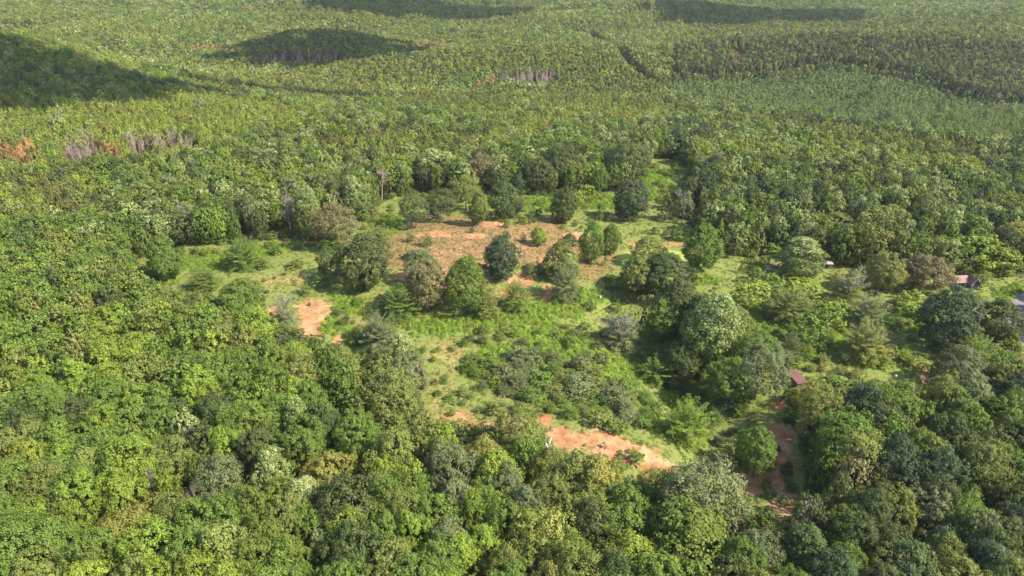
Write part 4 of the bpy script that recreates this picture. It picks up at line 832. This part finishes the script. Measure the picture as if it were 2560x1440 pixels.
place('shrub', 'bush', 'olive', 2446, 722, 44, 36, 'viny olive bush growing over the front gable of the pink-roofed house'); place('shrub', 'bush', 'bright', 2458, 706, 34, 28, 'bright vine bush on the right side of the pink-roofed house')
def shed(name, px, py, rot, w, l, h, roofm, label, slope=.5, wallm=None, lean=0.):
    x, y, z, zf = hit(px, py); t = empty(name, (x, y, z - .1), (0, lean, rot), label=label, cat='shed')
    a, b = w / 2, l / 2
    part('wall', t, wallm or WALLM, (box, (-a, a, -b, b, -.4, h)), (slab, ([(-a, -b, h), (a, -b, h), (a, -b, h + slope)], .01)))
    part('roof', t, roofm, (slab, ([(-a - .25, -b - .3, h - .02), (a + .25, -b - .3, h + slope), (a + .25, b + .3, h + slope), (-a - .25, b + .3, h - .02)],)))
    d = part('door', t, DARKM, (box, (-.45, .45, -b - .04, -b + .02, -.1, min(1.9, h - .15)))); part('frame', d, TRIM, (box, (-.55, -.46, -b - .07, -b - .045, -.1, min(1.95, h - .1))), (box, (.46, .55, -b - .07, -b - .045, -.1, min(1.95, h - .1))))
    PLACED.append((x, y, 2))
shed('long_shed', 1988, 960, R(10), 2.6, 6.0, 2.5, REDR, 'long low shed with a red-brown metal roof at the lower right thicket', .25)
shed('small_shed', 2064, 668, R(-12), 3.6, 2.6, 2.0, RUSTR, 'small grey shed with a pale rusty roof right of the lone meadow tree', -.1 + .3)
shed('old_shed', 2250, 682, R(8), 3.8, 3.4, 2.4, GREYR, 'purple-grey roofed old shed mostly hidden by the brownish tree', .5)
def ruin():
    x, y, z, zf = hit(2150, 718); t = empty('collapsed_barn', (x, y, z), R(-8), label='collapsed barn with a dark broken roof behind the thin olive tree', cat='barn')
    part('wall', t, WALLM, (box, (-2.2, 2.4, -.1, .1, -.3, 2.0)), (box, (2.3, 2.5, .1, 3, -.3, 2.2)), (box, (-2.2, -2., .12, 3, -.3, 1.2)))
    part('roof', t, GREYR, (slab, ([(-.6, -.4, 2.3), (2.9, -.4, 2.0), (3.1, 1.6, 3.1), (-.2, 1.6, 3.3)],)), (slab, ([(-2.4, .3, 1.2), (-.7, .2, 2.1), (-.4, 2.6, 2.4), (-2.6, 2.8, .8)],)))
    V, Fc = [], []; tube(V, Fc, [(-2.7, -.5, 2.3), (.6, -.6, 2.45)], [.09, .09], 4); tube(V, Fc, [(.6, -.6, 2.45), (3.2, -.5, 1.7)], [.08, .08], 4); link('beam', mesh_solid('beam', V, Fc, TRIM), t)
ruin()
def cover_thing():
    x, y, z, zf = hit(1935, 664); V, Fc = [], []; nu, nv = 20, 7
    for j in range(nv):
        for i in range(nu):
            a = 2 * math.pi * i / nu; q = math.cos(j / (nv - 1) * math.pi / 2); V.append((math.cos(a) * 1.75 * q ** .8, math.sin(a) * .85 * q ** .8, .75 * math.sin(j / (nv - 1) * math.pi / 2) * (1 + .08 * math.sin(3 * a))))
    for j in range(nv - 1):
        for i in range(nu): Fc.append([j * nu + i, j * nu + (i + 1) % nu, (j + 1) * nu + (i + 1) % nu, (j + 1) * nu + i])
    Fc.append([(nv - 1) * nu + i for i in range(nu)])
    o = link('upturned_boat', mesh_solid('hull', V, Fc, solid('dark_hull', (.10, .09, .11), .5, amt=.15), True), label='low dark grey upturned hull lying in the grass left of the lone meadow tree', cat='boat'); o.location = (x, y, z); o.rotation_euler = (0, 0, R(-10))
cover_thing()
WHITE = solid('white_paint', (.8, .8, .78), .5, amt=.08)
def bucket():
    x, y, z, zf = hit(1901, 683); V, Fc = [], []; n = 14
    for q, zz in ((.28, 0), (.36, .62), (.32, .62), (.25, .08)):
        for i in range(n): V.append((math.cos(2 * math.pi * i / n) * q, math.sin(2 * math.pi * i / n) * q, zz))
    for j in range(3):
        for i in range(n): Fc.append([j * n + i, j * n + (i + 1) % n, (j + 1) * n + (i + 1) % n, (j + 1) * n + i])
    Fc.append([3 * n + i for i in range(n)]); o = link('bucket', mesh_solid('bucket', V, Fc, WHITE), label='white bucket standing in the meadow grass', cat='bucket'); o.location = (x, y, z)
bucket()
def post(px, py, h, rad, mat, label, name='post', group=None):
    x, y, z, zf = hit(px, py); V, Fc = [], []; tube(V, Fc, [(0, 0, -.3), (.02, 0, h * .6), (.04, .02, h)], [rad, rad * .95, rad * .85], 8)
    o = link(name, mesh_solid(name, V, Fc, mat, True), label=label, cat=name.replace('_', ' ')); o.location = (x, y, z)
post(1500, 749, 1.5, .13, WHITE, 'short white post in the shade beside the bright brambles')
post(1692, 644, 1.1, .16, WHITE, 'white post standing in the algae pond')
post(2456, 766, 2.6, .10, BARK, 'short brown post on the road verge beside the turquoise frame')
def pole():
    x, y, z, zf = hit(2411, 768); t = empty('utility_pole', (x, y, z), label='thin weathered utility pole on the verge below the pink-roofed house', cat='utility pole')
    V, Fc = [], []; tube(V, Fc, [(0, 0, -.5), (.1, 0, 4), (.2, 0, 7.2)], [.17, .14, .11], 8); link('pole', mesh_solid('pole', V, Fc, PALEB, True), t); part('crossarm', t, BARK, (box, (-.7, 1., -.2, -.1, 6.7, 6.82)))
pole()
def frame():
    x, y, z, zf = hit(2440, 796); V, Fc = [], []; P = [(-.9, -.8, 0), (-.5, -.4, 1.7), (.4, .2, 2.0), (1.0, .6, .2)]
    tube(V, Fc, P, [.09] * 4, 6); tube(V, Fc, [(-.4, -1.4, 0), (-.1, -.8, 1.5), (.4, .2, 2.)], [.08] * 3, 6); tube(V, Fc, [(.3, .9, 0), (.4, .2, 2.0)], [.08] * 2, 6); tube(V, Fc, [(-.7, -.6, .9), (.7, .4, 1.1)], [.07] * 2, 6)
    o = link('swing_frame', mesh_solid('swing_frame', V, Fc, solid('turquoise_paint', (.08, .33, .27), .5, amt=.2)), label='turquoise metal frame tangled in weeds beside the road verge', cat='frame'); o.location = (x, y, z)
frame()
def dish():
    x, y, z, zf = hit(2237, 950); t = empty('satellite_dish', (x, y, z), (0, 0, R(150)), (.7, .7, .7), label='small white dish on a short mast in the lower right thicket', cat='dish')
    V, Fc = [], []; n = 16
    for j, q in enumerate((.02, .3, .55)):
        for i in range(n): a = 2 * math.pi * i / n; V.append((math.cos(a) * q, -.5 * q * q * 1.1, math.sin(a) * q + 1.7))
    for j in range(2):
        for i in range(n): Fc.append([j * n + i, j * n + (i + 1) % n, (j + 1) * n + (i + 1) % n, (j + 1) * n + i])
    d = link('dish', mesh_solid('dish', V, Fc, WHITE, True), t); d.rotation_euler = (R(18), 0, 0)
    V, Fc = [], []; tube(V, Fc, [(0, .1, -.3), (0, .1, 1.7)], [.05, .05], 6); link('mast', mesh_solid('mast', V, Fc, PALEB), t)
dish()
ROCKM = solid('pale_rock', (.55, .48, .40))
for q, (px, py, s, lab) in enumerate([(1920, 672, .7, 'long pale rock lying in the meadow grass'), (1929, 676, .35, 'small round pale rock beside the long one in the meadow'), (2044, 728, .8, 'pale upright rock on the dirt below the lone meadow tree')]):
    x, y, z, zf = hit(px, py); r = np.random.default_rng(q); me = bpy.data.meshes.new('rock'); import bmesh
    bm = bmesh.new(); bmesh.ops.create_icosphere(bm, subdivisions=2, radius=s)
    for v in bm.verts: v.co = Vector((v.co.x * (1.8 if q == 0 else .8), v.co.y * .8, v.co.z * (.5 if q == 0 else .9))) * (1 + .18 * math.sin(v.co.x * 5 + q) * math.cos(v.co.y * 6 + v.co.z * 4))
    bm.to_mesh(me); bm.free(); me.materials.append(ROCKM); o = link('rock', me, label=lab, cat='rock', group='pale rocks in the meadow'); o.location = (x, y, z + .1)

# ------------------------------------------------------------------ clouds that shade the hills (real clouds, high above the air box)
CLM, ct = newmat('cloud'); _d = N(ct, 'ShaderNodeBsdfDiffuse'); _d.inputs[0].default_value = (.9, .9, .92, 1); _t = N(ct, 'ShaderNodeBsdfTranslucent'); _t.inputs[0].default_value = (.9, .9, .92, 1)
_m = N(ct, 'ShaderNodeMixShader', n_0=.16); ct.links.new(_d.outputs[0], _m.inputs[1]); ct.links.new(_t.outputs[0], _m.inputs[2]); _o = N(ct, 'ShaderNodeOutputMaterial'); ct.links.new(_m.outputs[0], _o.inputs[0])
def cloud(cx, cyy, rx, ry, seed, alt=620.):
    z = float(H(cx, cyy)); k = (alt - z) / SUN[2]; c = np.array([cx, cyy, z]) + SUN * k; r = np.random.default_rng(seed); bm = bmesh.new()
    for i in range(110):
        a = r.uniform(0, 6.28); q = math.sqrt(r.uniform(0, 1)); s = min(rx, ry) * r.uniform(.12, .34) * (1.25 - .6 * q)
        mt = Matrix.Translation((math.cos(a) * q * (rx - s), math.sin(a) * q * (ry - s), r.uniform(-.1, .25) * s)) @ Matrix.Scale(s, 4)
        g = bmesh.ops.create_icosphere(bm, subdivisions=2, radius=1., matrix=mt @ Matrix.Diagonal((1, 1, .6, 1)))
        for v in g['verts']: v.co += Vector(r.normal(size=3)) * s * .05
    me = bpy.data.meshes.new('cloud'); bm.to_mesh(me); bm.free(); me.materials.append(CLM); o = link('cloud', me, kind='structure'); o.location = c
def cl(px, py, rx, ry, seed): p = hit(px, py, 10.); cloud(p[0], p[1], rx, ry, seed)
cl(-10, 180, 145, 80, 1); cl(270, 208, 62, 26, 2); cl(430, 214, 60, 18, 7); cl(690, 226, 150, 24, 3); cl(800, 112, 135, 80, 4); cl(1040, 8, 210, 110, 5); cl(1880, 30, 210, 120, 6)

# ------------------------------------------------------------------ air
V, Fc = [], []; box(V, Fc, -7300, 7300, -3300, 9300, -170, 125)
HZ = bpy.data.materials.new('haze'); HZ.use_nodes = True; ht = HZ.node_tree; ht.nodes.clear(); pv = ht.nodes.new('ShaderNodeVolumePrincipled'); pv.inputs['Color'].default_value = (.86, .92, 1, 1); pv.inputs['Density'].default_value = .00005; pv.inputs['Anisotropy'].default_value = .2
ho = ht.nodes.new('ShaderNodeOutputMaterial'); ht.links.new(pv.outputs[0], ho.inputs['Volume'])
link('haze', mesh_solid('haze', V, Fc, HZ), kind='stuff', label='thin pale air between the camera and the far hills', cat='haze')
print('COUNTS', len(BX[0]), len(PX[0]), len(COL.objects))
